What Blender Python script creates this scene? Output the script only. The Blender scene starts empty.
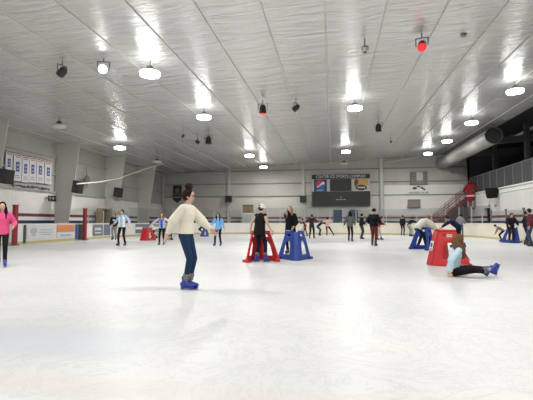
import bpy, bmesh, math, random
from mathutils import Vector, Matrix, Euler
random.seed(7)
SC = bpy.context.scene
COL = SC.collection
V = Vector
PI = math.pi

# ------------------------------------------------------------------ camera
F = 410.0
EYE = V((0, 0, 1.15))
PITCH = math.atan(22 / F)
YAW = math.atan(66.5 / F * math.cos(PITCH))
ROT = Euler((PI / 2 + PITCH, 0, YAW)).to_matrix()
cd = bpy.data.cameras.new('camera')
cam = bpy.data.objects.new('camera', cd)
COL.objects.link(cam)
cam.location = EYE
cam.rotation_euler = (PI / 2 + PITCH, 0, YAW)
cd.sensor_width = 36
cd.lens = F / 533 * 36
cd.clip_start = 0.05
cd.clip_end = 300
SC.camera = cam


def ray(px, py):
    return ROT @ V(((px - 266.5) / F, (200 - py) / F, -1))


def on_ice(px, py, z=0.0):
    d = ray(px, py)
    return EYE + d * ((z - EYE.z) / d.z)


def on_x(px, py, X):
    d = ray(px, py)
    return EYE + d * (X / d.x)


def on_y(px, py, Y):
    d = ray(px, py)
    return EYE + d * (Y / d.y)


# ------------------------------------------------------------------ materials
MATS = {}


def mat(name, col, rough=0.6, metal=0.0, var=0.08, scale=6.0, bump=0.0, emit=None, estr=0.0, spec=0.5, stretch=None):
    if name in MATS:
        return MATS[name]
    m = bpy.data.materials.new(name)
    m.use_nodes = True
    nt = m.node_tree
    b = nt.nodes['Principled BSDF']
    tc = nt.nodes.new('ShaderNodeTexCoord')
    mp = nt.nodes.new('ShaderNodeMapping')
    if stretch:
        mp.inputs['Scale'].default_value = stretch
    nz = nt.nodes.new('ShaderNodeTexNoise')
    nz.inputs['Scale'].default_value = scale
    nz.inputs['Detail'].default_value = 4
    nt.links.new(tc.outputs['Object'], mp.inputs['Vector'])
    nt.links.new(mp.outputs['Vector'], nz.inputs['Vector'])
    mx = nt.nodes.new('ShaderNodeMix')
    mx.data_type = 'RGBA'
    c = list(col) + [1]
    mx.inputs[6].default_value = [max(0, x * (1 - var)) for x in col] + [1]
    mx.inputs[7].default_value = [min(1, x * (1 + var)) for x in col] + [1]
    nt.links.new(nz.outputs['Fac'], mx.inputs[0])
    nt.links.new(mx.outputs[2], b.inputs['Base Color'])
    b.inputs['Roughness'].default_value = rough
    b.inputs['Metallic'].default_value = metal
    b.inputs['Specular IOR Level'].default_value = .12 if rough >= .8 else spec
    if bump:
        bp = nt.nodes.new('ShaderNodeBump')
        bp.inputs['Strength'].default_value = bump
        bp.inputs['Distance'].default_value = 0.02
        nt.links.new(nz.outputs['Fac'], bp.inputs['Height'])
        nt.links.new(bp.outputs['Normal'], b.inputs['Normal'])
    if emit:
        b.inputs['Emission Color'].default_value = list(emit) + [1]
        b.inputs['Emission Strength'].default_value = estr
    MATS[name] = m
    return m


def glass_mat():
    m = bpy.data.materials.new('rink_glass')
    m.use_nodes = True
    nt = m.node_tree
    nt.nodes.clear()
    o = nt.nodes.new('ShaderNodeOutputMaterial')
    t = nt.nodes.new('ShaderNodeBsdfTransparent')
    t.inputs[0].default_value = (0.88, 0.90, 0.90, 1)
    g = nt.nodes.new('ShaderNodeBsdfGlossy')
    g.inputs['Roughness'].default_value = 0.15
    nz = nt.nodes.new('ShaderNodeTexNoise')
    nz.inputs['Scale'].default_value = 3
    mr = nt.nodes.new('ShaderNodeMapRange')
    mr.inputs['To Min'].default_value = 0.04
    mr.inputs['To Max'].default_value = 0.12
    nt.links.new(nz.outputs['Fac'], mr.inputs['Value'])
    mx = nt.nodes.new('ShaderNodeMixShader')
    nt.links.new(mr.outputs[0], mx.inputs[0])
    nt.links.new(t.outputs[0], mx.inputs[1])
    nt.links.new(g.outputs[0], mx.inputs[2])
    nt.links.new(mx.outputs[0], o.inputs[0])
    return m


def ice_mat():
    m = bpy.data.materials.new('ice')
    m.use_nodes = True
    nt = m.node_tree
    N, L = nt.nodes.new, nt.links.new
    b = nt.nodes['Principled BSDF']
    tc = N('ShaderNodeTexCoord')
    n1 = N('ShaderNodeTexNoise'); n1.inputs['Scale'].default_value = 0.35; n1.inputs['Detail'].default_value = 5
    L(tc.outputs['Object'], n1.inputs['Vector'])
    r1 = N('ShaderNodeValToRGB')
    r1.color_ramp.elements[0].position = 0.3; r1.color_ramp.elements[0].color = (0.55, 0.555, 0.555, 1)
    r1.color_ramp.elements[1].position = 0.75; r1.color_ramp.elements[1].color = (0.69, 0.685, 0.67, 1)
    L(n1.outputs['Fac'], r1.inputs[0])
    # skate scratches: thin curved lines
    wv = N('ShaderNodeTexNoise'); wv.inputs['Scale'].default_value = 1.1; wv.inputs['Detail'].default_value = 9
    wv.inputs['Roughness'].default_value = 0.75; wv.inputs['Distortion'].default_value = 3.5
    L(tc.outputs['Object'], wv.inputs['Vector'])
    r2 = N('ShaderNodeValToRGB')
    e = r2.color_ramp.elements
    e[0].position = 0.47; e[0].color = (1, 1, 1, 1)
    e[1].position = 0.53; e[1].color = (1, 1, 1, 1)
    q = e.new(0.5); q.color = (0.85, 0.87, 0.88, 1)
    L(wv.outputs['Fac'], r2.inputs[0])
    mu = N('ShaderNodeMix'); mu.data_type = 'RGBA'; mu.blend_type = 'MULTIPLY'; mu.inputs[0].default_value = 1
    L(r1.outputs[0], mu.inputs[6]); L(r2.outputs[0], mu.inputs[7])
    # paint under the ice: faint blue patch and faint red line
    sp = N('ShaderNodeSeparateXYZ'); L(tc.outputs['Object'], sp.inputs[0])

    def band(sock, a, bb, soft):
        i = N('ShaderNodeMapRange'); i.interpolation_type = 'SMOOTHSTEP'
        i.inputs['From Min'].default_value = a - soft; i.inputs['From Max'].default_value = a + soft
        L(sock, i.inputs['Value'])
        j = N('ShaderNodeMapRange'); j.interpolation_type = 'SMOOTHSTEP'
        j.inputs['From Min'].default_value = bb + soft; j.inputs['From Max'].default_value = bb - soft
        L(sock, j.inputs['Value'])
        k = N('ShaderNodeMath'); k.operation = 'MULTIPLY'
        L(i.outputs[0], k.inputs[0]); L(j.outputs[0], k.inputs[1])
        return k.outputs[0]
    k = N('ShaderNodeMath'); k.operation = 'MULTIPLY'
    L(band(sp.outputs[1], 3.25, 4.15, .14), k.inputs[0]); L(band(sp.outputs[0], -6.5, -1.75, .3), k.inputs[1])
    k2 = N('ShaderNodeMath'); k2.operation = 'MULTIPLY'; k2.inputs[1].default_value = 0.6
    L(k.outputs[0], k2.inputs[0])
    m2 = N('ShaderNodeMix'); m2.data_type = 'RGBA'
    L(k2.outputs[0], m2.inputs[0]); L(mu.outputs[2], m2.inputs[6]); m2.inputs[7].default_value = (0.49, 0.52, 0.58, 1)
    k3 = N('ShaderNodeMath'); k3.operation = 'MULTIPLY'; k3.inputs[1].default_value = 0.35
    L(band(sp.outputs[1], 2.55, 2.85, .1), k3.inputs[0])
    m3 = N('ShaderNodeMix'); m3.data_type = 'RGBA'
    L(k3.outputs[0], m3.inputs[0]); L(m2.outputs[2], m3.inputs[6]); m3.inputs[7].default_value = (0.60, 0.52, 0.50, 1)
    k4 = N('ShaderNodeMath'); k4.operation = 'MULTIPLY'; k4.inputs[1].default_value = 0.35
    L(band(sp.outputs[1], 17.2, 17.6, .1), k4.inputs[0])
    m4 = N('ShaderNodeMix'); m4.data_type = 'RGBA'
    L(k4.outputs[0], m4.inputs[0]); L(m3.outputs[2], m4.inputs[6]); m4.inputs[7].default_value = (0.52, 0.55, 0.60, 1)
    L(m4.outputs[2], b.inputs['Base Color'])
    rr = N('ShaderNodeMapRange'); rr.inputs['To Min'].default_value = 0.30; rr.inputs['To Max'].default_value = 0.50
    L(n1.outputs['Fac'], rr.inputs['Value']); L(rr.outputs[0], b.inputs['Roughness'])
    b.inputs['Specular IOR Level'].default_value = 0.2
    bp = N('ShaderNodeBump'); bp.inputs['Strength'].default_value = 0.25; bp.inputs['Distance'].default_value = 0.01
    L(wv.outputs['Fac'], bp.inputs['Height']); L(bp.outputs[0], b.inputs['Normal'])
    return m


def foil_mat():
    m = bpy.data.materials.new('ceiling_foil')
    m.use_nodes = True
    nt = m.node_tree
    N, L = nt.nodes.new, nt.links.new
    b = nt.nodes['Principled BSDF']
    tc = N('ShaderNodeTexCoord')
    mp = N('ShaderNodeMapping'); mp.inputs['Scale'].default_value = (0.55, 3.2, 1)
    L(tc.outputs['Object'], mp.inputs['Vector'])
    n = N('ShaderNodeTexNoise'); n.inputs['Scale'].default_value = 1.2; n.inputs['Detail'].default_value = 5
    n.inputs['Roughness'].default_value = 0.6; n.inputs['Distortion'].default_value = 0.6
    L(mp.outputs[0], n.inputs['Vector'])
    n2 = N('ShaderNodeTexNoise'); n2.inputs['Scale'].default_value = 0.12; n2.inputs['Detail'].default_value = 3
    L(tc.outputs['Object'], n2.inputs['Vector'])
    cr = N('ShaderNodeValToRGB')
    cr.color_ramp.elements[0].position = 0.3; cr.color_ramp.elements[0].color = (0.60, 0.595, 0.58, 1)
    cr.color_ramp.elements[1].position = 0.7; cr.color_ramp.elements[1].color = (0.82, 0.815, 0.80, 1)
    ad = N('ShaderNodeMath'); ad.operation = 'MULTIPLY_ADD'; ad.inputs[1].default_value = 0.5
    hf = N('ShaderNodeMath'); hf.operation = 'MULTIPLY'; hf.inputs[1].default_value = 0.5
    L(n2.outputs['Fac'], hf.inputs[0]); L(n.outputs['Fac'], ad.inputs[0]); L(hf.outputs[0], ad.inputs[2])
    L(ad.outputs[0], cr.inputs[0]); L(cr.outputs[0], b.inputs['Base Color'])
    b.inputs['Metallic'].default_value = 0.62
    b.inputs['Roughness'].default_value = 0.27
    bp = N('ShaderNodeBump'); bp.inputs['Strength'].default_value = 1.0; bp.inputs['Distance'].default_value = 0.058
    L(n.outputs['Fac'], bp.inputs['Height']); L(bp.outputs[0], b.inputs['Normal'])
    return m


def wall_mat(name, low, up, zs, blue=True, seam=0.3):
    """painted wall: light lower panel, ribbed siding above, red and navy stripes."""
    m = bpy.data.materials.new(name)
    m.use_nodes = True
    nt = m.node_tree
    N, L = nt.nodes.new, nt.links.new
    b = nt.nodes['Principled BSDF']
    tc = N('ShaderNodeTexCoord')
    sp = N('ShaderNodeSeparateXYZ'); L(tc.outputs['Object'], sp.inputs[0])
    n = N('ShaderNodeTexNoise'); n.inputs['Scale'].default_value = 0.7; n.inputs['Detail'].default_value = 5
    L(tc.outputs['Object'], n.inputs['Vector'])
    cr = N('ShaderNodeValToRGB'); cr.color_ramp.interpolation = 'CONSTANT'
    e = cr.color_ramp.elements
    red = (0.19, 0.035, 0.045, 1); navy = (0.025, 0.04, 0.10, 1)
    stops = [(0, low)]
    if blue:
        stops += [(0.93, navy), (1.24, low), (1.46, red), (1.66, low)]
    stops += [(zs, up)]
    e[0].position = 0; e[0].color = list(stops[0][1])[:3] + [1]
    e[1].position = min(.999, stops[1][0] / 10); e[1].color = list(stops[1][1])[:3] + [1]
    for p, c in stops[2:]:
        q = e.new(p / 10); q.color = list(c)[:3] + [1]
    d = N('ShaderNodeMath'); d.operation = 'DIVIDE'; d.inputs[1].default_value = 10
    L(sp.outputs[2], d.inputs[0]); L(d.outputs[0], cr.inputs[0])
    mr = N('ShaderNodeMapRange'); mr.inputs['To Min'].default_value = 0.82; mr.inputs['To Max'].default_value = 1.14
    L(n.outputs['Fac'], mr.inputs['Value'])
    mu = N('ShaderNodeMix'); mu.data_type = 'RGBA'; mu.blend_type = 'MULTIPLY'; mu.inputs[0].default_value = 1
    L(cr.outputs[0], mu.inputs[6]); L(mr.outputs[0], mu.inputs[7])
    L(mu.outputs[2], b.inputs['Base Color'])
    b.inputs['Roughness'].default_value = 0.65
    sm = N('ShaderNodeMath'); sm.operation = 'ADD'; L(sp.outputs[0], sm.inputs[0]); L(sp.outputs[1], sm.inputs[1])
    sn = N('ShaderNodeMath'); sn.operation = 'MULTIPLY'; sn.inputs[1].default_value = 2 * PI / seam
    L(sm.outputs[0], sn.inputs[0])
    s2 = N('ShaderNodeMath'); s2.operation = 'SINE'; L(sn.outputs[0], s2.inputs[0])
    bp = N('ShaderNodeBump'); bp.inputs['Strength'].default_value = 0.15; bp.inputs['Distance'].default_value = 0.02
    L(s2.outputs[0], bp.inputs['Height']); L(bp.outputs[0], b.inputs['Normal'])
    return m


# ------------------------------------------------------------------ mesh builder
class MB:
    def __init__(s):
        s.bm = bmesh.new()

    def ring(s, c, A, B, n):
        return [s.bm.verts.new(c + A * math.cos(2 * PI * i / n) + B * math.sin(2 * PI * i / n)) for i in range(n)]

    def loft(s, secs, n=14, caps=True):
        rings = [s.ring(V(c), V(A), V(B), n) for c, A, B in secs]
        for a, b in zip(rings, rings[1:]):
            for i in range(n):
                s.bm.faces.new((a[i], a[(i + 1) % n], b[(i + 1) % n], b[i]))
        if caps:
            s.bm.faces.new(rings[0][::-1]); s.bm.faces.new(rings[-1])
        return s

    def cap(s, p0, p1, r0, r1, n=10, rnd=True, flat=1.0, side=None):
        p0, p1 = V(p0), V(p1)
        d = (p1 - p0)
        if d.length < 1e-5:
            d = V((0, 0, 1e-4))
        d.normalize()
        x = V(side) if side is not None else (V((1, 0, 0)) if abs(d.x) < .8 else V((0, 1, 0)))
        x = (x - d * x.dot(d)).normalized()
        y = d.cross(x)
        secs = []
        if rnd:
            for t in (-.93, -.6):
                k = math.sqrt(1 - t * t)
                secs.append((p0 + d * r0 * t, x * r0 * k, y * r0 * k * flat))
        secs.append((p0, x * r0, y * r0 * flat)); secs.append((p1, x * r1, y * r1 * flat))
        if rnd:
            for t in (.6, .93):
                k = math.sqrt(1 - t * t)
                secs.append((p1 + d * r1 * t, x * r1 * k, y * r1 * k * flat))
        return s.loft(secs, n)

    def tube(s, pts, r, n=8):
        for a, b in zip(pts, pts[1:]):
            s.cap(a, b, r, r, n)
        return s

    def ell(s, c, r, M=None, n=14, m=9):
        M = M or Matrix.Identity(3)
        c = V(c)
        vs = []
        top = s.bm.verts.new(c + M @ V((0, 0, r[2]))); bot = s.bm.verts.new(c + M @ V((0, 0, -r[2])))
        for j in range(1, m):
            t = PI * j / m
            vs.append([s.bm.verts.new(c + M @ V((r[0] * math.sin(t) * math.cos(2 * PI * i / n), r[1] * math.sin(t) * math.sin(2 * PI * i / n), r[2] * math.cos(t)))) for i in range(n)])
        for i in range(n):
            s.bm.faces.new((top, vs[0][i], vs[0][(i + 1) % n]))
            s.bm.faces.new((bot, vs[-1][(i + 1) % n], vs[-1][i]))
            for a, b in zip(vs, vs[1:]):
                s.bm.faces.new((a[i], b[i], b[(i + 1) % n], a[(i + 1) % n]))
        return s

    def box(s, c, d, M=None):
        M = M or Matrix.Identity(3)
        c = V(c)
        v = [s.bm.verts.new(c + M @ V((d[0] / 2 * x, d[1] / 2 * y, d[2] / 2 * z))) for x in (-1, 1) for y in (-1, 1) for z in (-1, 1)]
        for f in ((0, 1, 3, 2), (4, 6, 7, 5), (0, 4, 5, 1), (2, 3, 7, 6), (0, 2, 6, 4), (1, 5, 7, 3)):
            s.bm.faces.new([v[i] for i in f])
        return s

    def bar(s, a, b, w, h):
        """rectangular bar between two points"""
        a, b = V(a), V(b)
        d = (b - a); L = d.length; d.normalize()
        x = V((0, 0, 1)) if abs(d.z) < .9 else V((0, 1, 0))
        y = d.cross(x).normalized(); x = y.cross(d)
        M = Matrix((d, y, x)).transposed()
        return s.box((a + b) / 2, (L, w, h), M)

    def quad(s, *p):
        s.bm.faces.new([s.bm.verts.new(V(q)) for q in p])
        return s

    def prism(s, pts, off):
        off = V(off)
        a = [s.bm.verts.new(V(p)) for p in pts]
        b = [s.bm.verts.new(V(p) + off) for p in pts]
        s.bm.faces.new(a[::-1]); s.bm.faces.new(b)
        for i in range(len(a)):
            j = (i + 1) % len(a)
            s.bm.faces.new((a[i], a[j], b[j], b[i]))
        return s

    def build(s, name, m, parent=None, voxel=None, smooth=False, extra=None, bevel=0, subd=0, solid=0):
        bmesh.ops.recalc_face_normals(s.bm, faces=s.bm.faces[:])
        me = bpy.data.meshes.new(name)
        s.bm.to_mesh(me); s.bm.free()
        o = bpy.data.objects.new(name, me)
        COL.objects.link(o)
        if voxel or solid or bevel or subd:
            if voxel:
                md = o.modifiers.new('r', 'REMESH'); md.mode = 'VOXEL'; md.voxel_size = voxel
                sm = o.modifiers.new('s', 'SMOOTH'); sm.factor = .5; sm.iterations = 4
            if solid:
                md = o.modifiers.new('so', 'SOLIDIFY'); md.thickness = solid; md.offset = 0
            if bevel:
                md = o.modifiers.new('b', 'BEVEL'); md.width = bevel; md.segments = 2
            if subd:
                md = o.modifiers.new('su', 'SUBSURF'); md.levels = subd; md.render_levels = subd
            dg = bpy.context.evaluated_depsgraph_get()
            nm = bpy.data.meshes.new_from_object(o.evaluated_get(dg))
            o.modifiers.clear()
            o.data = nm
            bpy.data.meshes.remove(me)
            me = nm; me.name = name
        if extra:
            b2 = bmesh.new(); b2.from_mesh(me)
            b3 = extra.bm
            bmesh.ops.recalc_face_normals(b3, faces=b3.faces[:])
            t = bpy.data.meshes.new('t'); b3.to_mesh(t); b3.free(); b2.from_mesh(t); bpy.data.meshes.remove(t)
            b2.to_mesh(me); b2.free()
        me.materials.clear(); me.materials.append(m)
        if smooth or voxel or subd:
            me.polygons.foreach_set('use_smooth', [True] * len(me.polygons))
        if parent:
            o.parent = parent
        return o


def tag(o, label=None, cat=None, group=None, kind=None):
    if label: o['label'] = label
    if label and len(label.split()) > 16: print('LONG', label)
    if cat: o['category'] = cat
    if group: o['group'] = group
    if kind: o['kind'] = kind
    return o


def thing(name, label, cat, loc=(0, 0, 0), rz=0, group=None):
    o = bpy.data.objects.new(name, None)
    COL.objects.link(o)
    o.location = loc; o.rotation_euler = (0, 0, rz)
    o.empty_display_size = .1
    return tag(o, label, cat, group)


def struct(o):
    o['kind'] = 'structure'
    return o


def copy_tree(o, parent=None):
    c = o.copy(); COL.objects.link(c); c.parent = parent
    for ch in o.children:
        copy_tree(ch, c)
    return c


def text_obj(s, size, m, name, parent, loc, M, ext=0.01, align='CENTER', sx=1.0):
    cu = bpy.data.curves.new('t', 'FONT')
    cu.body = s; cu.size = size; cu.extrude = ext; cu.align_x = align; cu.align_y = 'CENTER'
    cu.resolution_u = 2
    t = bpy.data.objects.new('t', cu); COL.objects.link(t)
    dg = bpy.context.evaluated_depsgraph_get()
    me = bpy.data.meshes.new_from_object(t.evaluated_get(dg))
    bpy.data.objects.remove(t); bpy.data.curves.remove(cu)
    me.transform(Matrix.Translation(loc) @ M.to_4x4() @ Matrix.Diagonal((sx, 1, 1, 1)))
    o = bpy.data.objects.new(name, me); COL.objects.link(o)
    me.materials.clear(); me.materials.append(m)
    o.parent = parent
    return o


# text frames: on a wall facing -Y ; on the left wall facing +X
TY = Matrix(((1, 0, 0), (0, 0, -1), (0, 1, 0)))
TX = Matrix(((0, 0, 1), (1, 0, 0), (0, 1, 0)))

white = mat('white_paint', (0.72, 0.72, 0.70), .5)
black = mat('black_plastic', (0.012, 0.012, 0.013), .45)
darkgrey = mat('dark_grey', (0.05, 0.05, 0.055), .6)
steelw = mat('painted_steel', (0.50, 0.50, 0.48), .5)
redp = mat('red_paint', (0.26, 0.02, 0.03), .5)
GL = glass_mat()

# ------------------------------------------------------------------ shell
XL, XR, YB, YE = -18.5, 22.0, -24.0, 42.5
XF = 11.4     # foil ceiling ends here, mezzanine beyond
XM = 13.0     # mezzanine wall


def cz(x):
    return 7.3 + .045 * x


IX0, IX1, IY0, IY1, IR = -15.8, 10.6, -22.0, 38.6, 8.5


def rink_path(off=0.0, n=14):
    """outline: down the right side, round the far end, back along the left"""
    P = []
    x0, x1, y0, y1, r = IX0 - off, IX1 + off, IY0 - off, IY1 + off, IR + off
    for cx, cy, a0 in ((x1 - r, y0 + r, -90), (x1 - r, y1 - r, 0), (x0 + r, y1 - r, 90), (x0 + r, y0 + r, 180)):
        for i in range(n + 1):
            a = math.radians(a0 + 90 * i / n)
            P.append(V((cx + r * math.cos(a), cy + r * math.sin(a), 0)))
    return P


b = MB()
b.bm.faces.new([b.bm.verts.new(p) for p in rink_path(.05)])
ice = struct(b.build('floor', ice_mat()))
b = MB(); b.box(((XL + XR) / 2, (YB + YE) / 2, -.07), (XR - XL, YE - YB, .1))
struct(b.build('floor.001', mat('rubber_floor', (0.10, 0.10, 0.105), .8, bump=.3)))

# ceiling: foil sheets sagging gently between seams
b = MB()
xs = []
x = XL - .3
seams = [-0.18 + 1.75 * k for k in range(-12, 8)]
allx = sorted(set([XL - .1, XF] + [s for s in seams if XL < s < XF] + [s + .4375 * j for s in seams for j in (1, 2, 3) if XL < s + .4375 * j < XF]))


def sag(x):
    t = ((x + .18) / 1.75) % 1.0
    return -.028 * math.sin(PI * t)


prev = None
for x in allx:
    cur = (b.bm.verts.new((x, YB, cz(x) + sag(x))), b.bm.verts.new((x, YE, cz(x) + sag(x))))
    if prev:
        b.bm.faces.new((prev[0], prev[1], cur[1], cur[0]))
    prev = cur
struct(b.build('ceiling', foil_mat(), smooth=False))
b = MB()
for s in seams:
    if XL < s < XF:
        b.box((s, (YB + YE) / 2, cz(s) - .012), (.022, YE - YB, .03))
struct(b.build('trim_1', mat('seam_strap', (0.50, 0.50, 0.48), .5)))
# darker roof beyond the foil, over the mezzanine
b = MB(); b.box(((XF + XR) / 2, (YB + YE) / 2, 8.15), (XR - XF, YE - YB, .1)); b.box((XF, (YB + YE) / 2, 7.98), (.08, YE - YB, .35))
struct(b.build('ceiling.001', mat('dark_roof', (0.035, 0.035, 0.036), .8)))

lowc = (0.82, 0.81, 0.78)
b = MB(); b.box((XL - .1, (YB + YE) / 2, 4), (.2, YE - YB, 8.2))
struct(b.build('wall_left', wall_mat('wall_left_paint', lowc, (0.44, 0.435, 0.40), 3.12)))
b = MB(); b.box(((XL + XM) / 2, YE + .1, 4), (XM - XL + .4, .2, 8.2))
struct(b.build('wall_back', wall_mat('wall_back_paint', (0.56, 0.545, 0.50), (0.46, 0.445, 0.41), 3.86)))
b = MB(); b.box(((XM + XR) / 2, YE + .1, 4), (XR - XM, .2, 8.4))
struct(b.build('wall_back.001', mat('dark_siding', (0.07, 0.07, 0.072), .7, bump=.3)))
b = MB(); b.box((XR + .1, (YB + YE) / 2, 4), (.2, YE - YB, 8.4))
struct(b.build('wall_right', mat('dark_siding')) if False else b.build('wall_right', MATS['dark_siding']))
b = MB(); b.box(((XL + XR) / 2, YB - .1, 4), (XR - XL, .2, 8.4))
struct(b.build('wall_front', mat('front_wall_paint', (0.45, 0.45, 0.44), .7)))
# mezzanine: white wall with door opening, floor slab
door_c = on_x(487.5, 212, XM)
doors = [(door_c.y - .75, door_c.y + .75)]
b = MB()
ylast = YB
for y0, y1 in doors:
    b.box((XM + .12, (ylast + y0) / 2, 1.9), (.24, y0 - ylast, 3.7))
    b.box((XM + .12, (y0 + y1) / 2, 3.05), (.24, y1 - y0, 1.4))
    ylast = y1
b.box((XM + .12, (ylast + YE) / 2, 1.9), (.24, YE - ylast, 3.7))
struct(b.build('wall_right.001', wall_mat('mezz_paint', (0.66, 0.65, 0.63), (0.66, 0.65, 0.63), 4.5)))
b = MB(); b.box((XM + .08, (YB + YE) / 2, 3.80), (.34, YE - YB, .10)); b.box((XM - .02, (YB + YE) / 2, 3.45), (.06, YE - YB, .07))
struct(b.build('trim_2', white))
b = MB(); b.box(((XM + XR) / 2 + .15, (YB + YE) / 2, 2.9), (XR - XM - .3, YE - YB, .2))
struct(b.build('floor.002', darkgrey))
b = MB(); b.box((XM + .75, (doors[0][0] + doors[0][1]) / 2, 1.17), (.06, 1.5, 2.35))
struct(b.build('door_1', mat('door_dark', (0.03, 0.03, 0.032), .6)))

# horizontal girts on siding
girt = mat('girt_steel', (0.40, 0.40, 0.38), .55)
gd = mat('girt_dark', (0.24, 0.24, 0.23), .6)
b = MB()
for z in (3.14, 4.35, 5.5):
    b.box((XL + .07, (YB + YE) / 2, z), (.14, YE - YB, .10))
struct(b.build('trim_3', girt))
b = MB()
for z in (3.86, 5.2, 6.55):
    b.box(((XL + XM) / 2, YE - .06, z), (XM - XL, .12, .09))
struct(b.build('trim_4', gd))
# tapered steel frames along the left wall
k = 5
for i, yc in enumerate([12.6, 18.8, 25.0, 31.1, 36.9]):
    b = MB()
    top = cz(XL) + .06
    b.prism([(XL, yc - .02, 0), (XL + .75, yc - .02, 0), (XL + 1.65, yc - .02, top), (XL, yc - .02, top)], (0, .04, 0))
    struct(b.build('trim_%d' % k, mat('frame_web', (0.62, 0.615, 0.58), .6))); k += 1
    b = MB(); b.bar((XL + .76, yc, 0), (XL + 1.66, yc, top), .24, .035)
    struct(b.build('trim_%d' % k, mat('frame_flange', (0.62, 0.62, 0.60), .5))); k += 1
# wind columns on the end wall
for px in (163, 229, 303, 382):
    c = on_y(px, 200, YE - .2)
    b = MB(); h = cz(c.x)
    b.box((c.x, YE - .18, h / 2), (.30, .03, h)); b.box((c.x, YE - .02, h / 2), (.30, .03, h)); b.box((c.x, YE - .1, h / 2), (.03, .14, h))
    struct(b.build('trim_%d' % k, mat('end_column', (0.52, 0.51, 0.49), .5))); k += 1

# ------------------------------------------------------------------ boards and glass
boardm = mat('board_plastic', (0.74, 0.73, 0.69), .35, scale=2)
boardcream = mat('board_cream', (0.70, 0.67, 0.57), .35, scale=2)
kick = mat('kick_yellow', (0.50, 0.42, 0.22), .45)
postm = mat('post_alu', (0.45, 0.46, 0.46), .4, metal=.3)
postd = mat('post_dark', (0.10, 0.105, 0.11), .4)


def lerp_path(P, step):
    """resample polyline into roughly equal steps"""
    Ls = [0]
    for a, c in zip(P, P[1:]):
        Ls.append(Ls[-1] + (c - a).length)
    n = max(1, round(Ls[-1] / step)); out = []
    for i in range(n + 1):
        t = Ls[-1] * i / n; j = 0
        while j < len(P) - 2 and Ls[j + 1] < t:
            j += 1
        f = (t - Ls[j]) / max(1e-6, Ls[j + 1] - Ls[j])
        out.append(P[j].lerp(P[j + 1], f))
    return out


def normals(P):
    N = []
    for i in range(len(P)):
        d = (P[min(i + 1, len(P) - 1)] - P[max(i - 1, 0)]).normalized()
        N.append(V((d.y, -d.x, 0)))     # outward for a counter-clockwise path
    return N


def sweep(b, P, N, o0, o1, z0, z1):
    rows = []
    for p, n in zip(P, N):
        rows.append([b.bm.verts.new(p + n * o + V((0, 0, z))) for o, z in ((o0, z0), (o1, z0), (o1, z1), (o0, z1))])
    for a, c in zip(rows, rows[1:]):
        for i in range(4):
            j = (i + 1) % 4
            b.bm.faces.new((a[i], a[j], c[j], c[i]))
    b.bm.faces.new(rows[0]); b.bm.faces.new(rows[-1][::-1])


def run(P, label, glabel, ztop, step, pm, glass=True, pw=.05, pmat=None):
    N = normals(P)
    t = thing('dasher_boards', label, 'rink boards', P[0])
    off = -P[0]
    Q = [p + off for p in P]
    b = MB(); sweep(b, Q, N, 0, .10, 0.0, 1.04); b.build('board_panel', pm, t, smooth=False)
    b = MB(); sweep(b, Q, N, -.012, 0.001, .0, .15); b.build('kick_plate', kick, t)
    b = MB(); sweep(b, Q, N, -.02, .14, 1.04, 1.07); b.build('cap_rail', white, t)
    if glass:
        g = thing('glass_barrier', glabel, 'rink glass', P[0] + V((0, 0, 1.07)))
        R = lerp_path(Q, step)
        for i in range(len(R) - 1):
            a, c = R[i], R[i + 1]
            d = (c - a).normalized(); n = V((d.y, -d.x, 0)) * .06
            b = MB(); b.prism([a + n + d * .03, c + n - d * .03, c + n - d * .03 + V((0, 0, ztop - 1.07)), a + n + d * .03 + V((0, 0, ztop - 1.07))], n * .2)
            b.build('glass_pane', GL, g)
        for i, a in enumerate(R):
            d = (R[min(i + 1, len(R) - 1)] - R[max(0, i - 1)]).normalized(); n = V((d.y, -d.x, 0)) * .065
            M = Matrix((d, n.normalized(), V((0, 0, 1)))).transposed()
            b = MB(); b.box(a + n + V((0, 0, (ztop - 1.07) / 2)), (pw, .05, ztop - 1.07), M)
            if pmat:
                b.box(a + n + V((0, 0, ztop - 1.07 + .05)), (pw * 1.7, .09, .10), M)
            b.build('post', pmat or postm, g)
    return t


FULL = rink_path(0, 14)
# index: 0..14 near right corner, 15..29 far right corner, 30..44 far left corner, 45..59 near left
run([V((IX1, IY0 + IR, 0)), V((IX1, IY1 - IR, 0))], 'cream white rink boards along the right side of the ice under the white balcony wall', 'tall glass with dark capped posts along the right side boards', 1.86, 2.4, boardcream, pw=.10, pmat=postd)
run(FULL[15:30], 'curved white rink boards in the far right corner below the red stair rails', 'curved glass panes above the far right corner boards', 2.3, 1.3, boardcream)
run([FULL[29], FULL[30]], 'long straight cream boards across the far end under the scoreboard', 'row of glass panes above the far end boards under the scoreboard', 2.5, 1.25, boardcream)
run(FULL[30:45], 'curved rink boards with dark adverts in the far left corner', 'curved glass panes above the far left corner boards', 2.3, 1.3, boardm)
yA = on_x(89, 230, IX0).y
run([FULL[44], V((IX0, yA, 0))], 'short straight boards on the left side beyond the farther red gate post', 'glass panes on the left side beyond the farther red gate post', 1.95, 1.6, boardm)
run([V((IX0, yA, 0)), V((IX0, IY0 + IR, 0))], 'white advert boards of the players bench along the left side, open above', '', 1.9, 2.4, boardm, glass=False)

# adverts on the left boards (flat panels on the ice side)
XB = IX0 + .02


def board_ad(px0, px1, z0, z1, m, label, marks=None):
    y0 = on_x(px0, 230, IX0).y; y1 = on_x(px1, 230, IX0).y
    o = thing('board_advert', label, 'advert', (XB, y0, 0))
    b = MB(); b.box((0.006, (y1 - y0) / 2, (z0 + z1) / 2), (.012, y1 - y0, z1 - z0)); b.build('panel', m, o)
    if marks:
        marks(o, y1 - y0, z0, z1)
    return o


grey_ink = mat('grey_ink', (0.25, 0.27, 0.30), .6)
white_ink = mat('white_ink', (0.75, 0.75, 0.75), .6)
adw = mat('advert_white', (0.62, 0.63, 0.64), .4)


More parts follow.
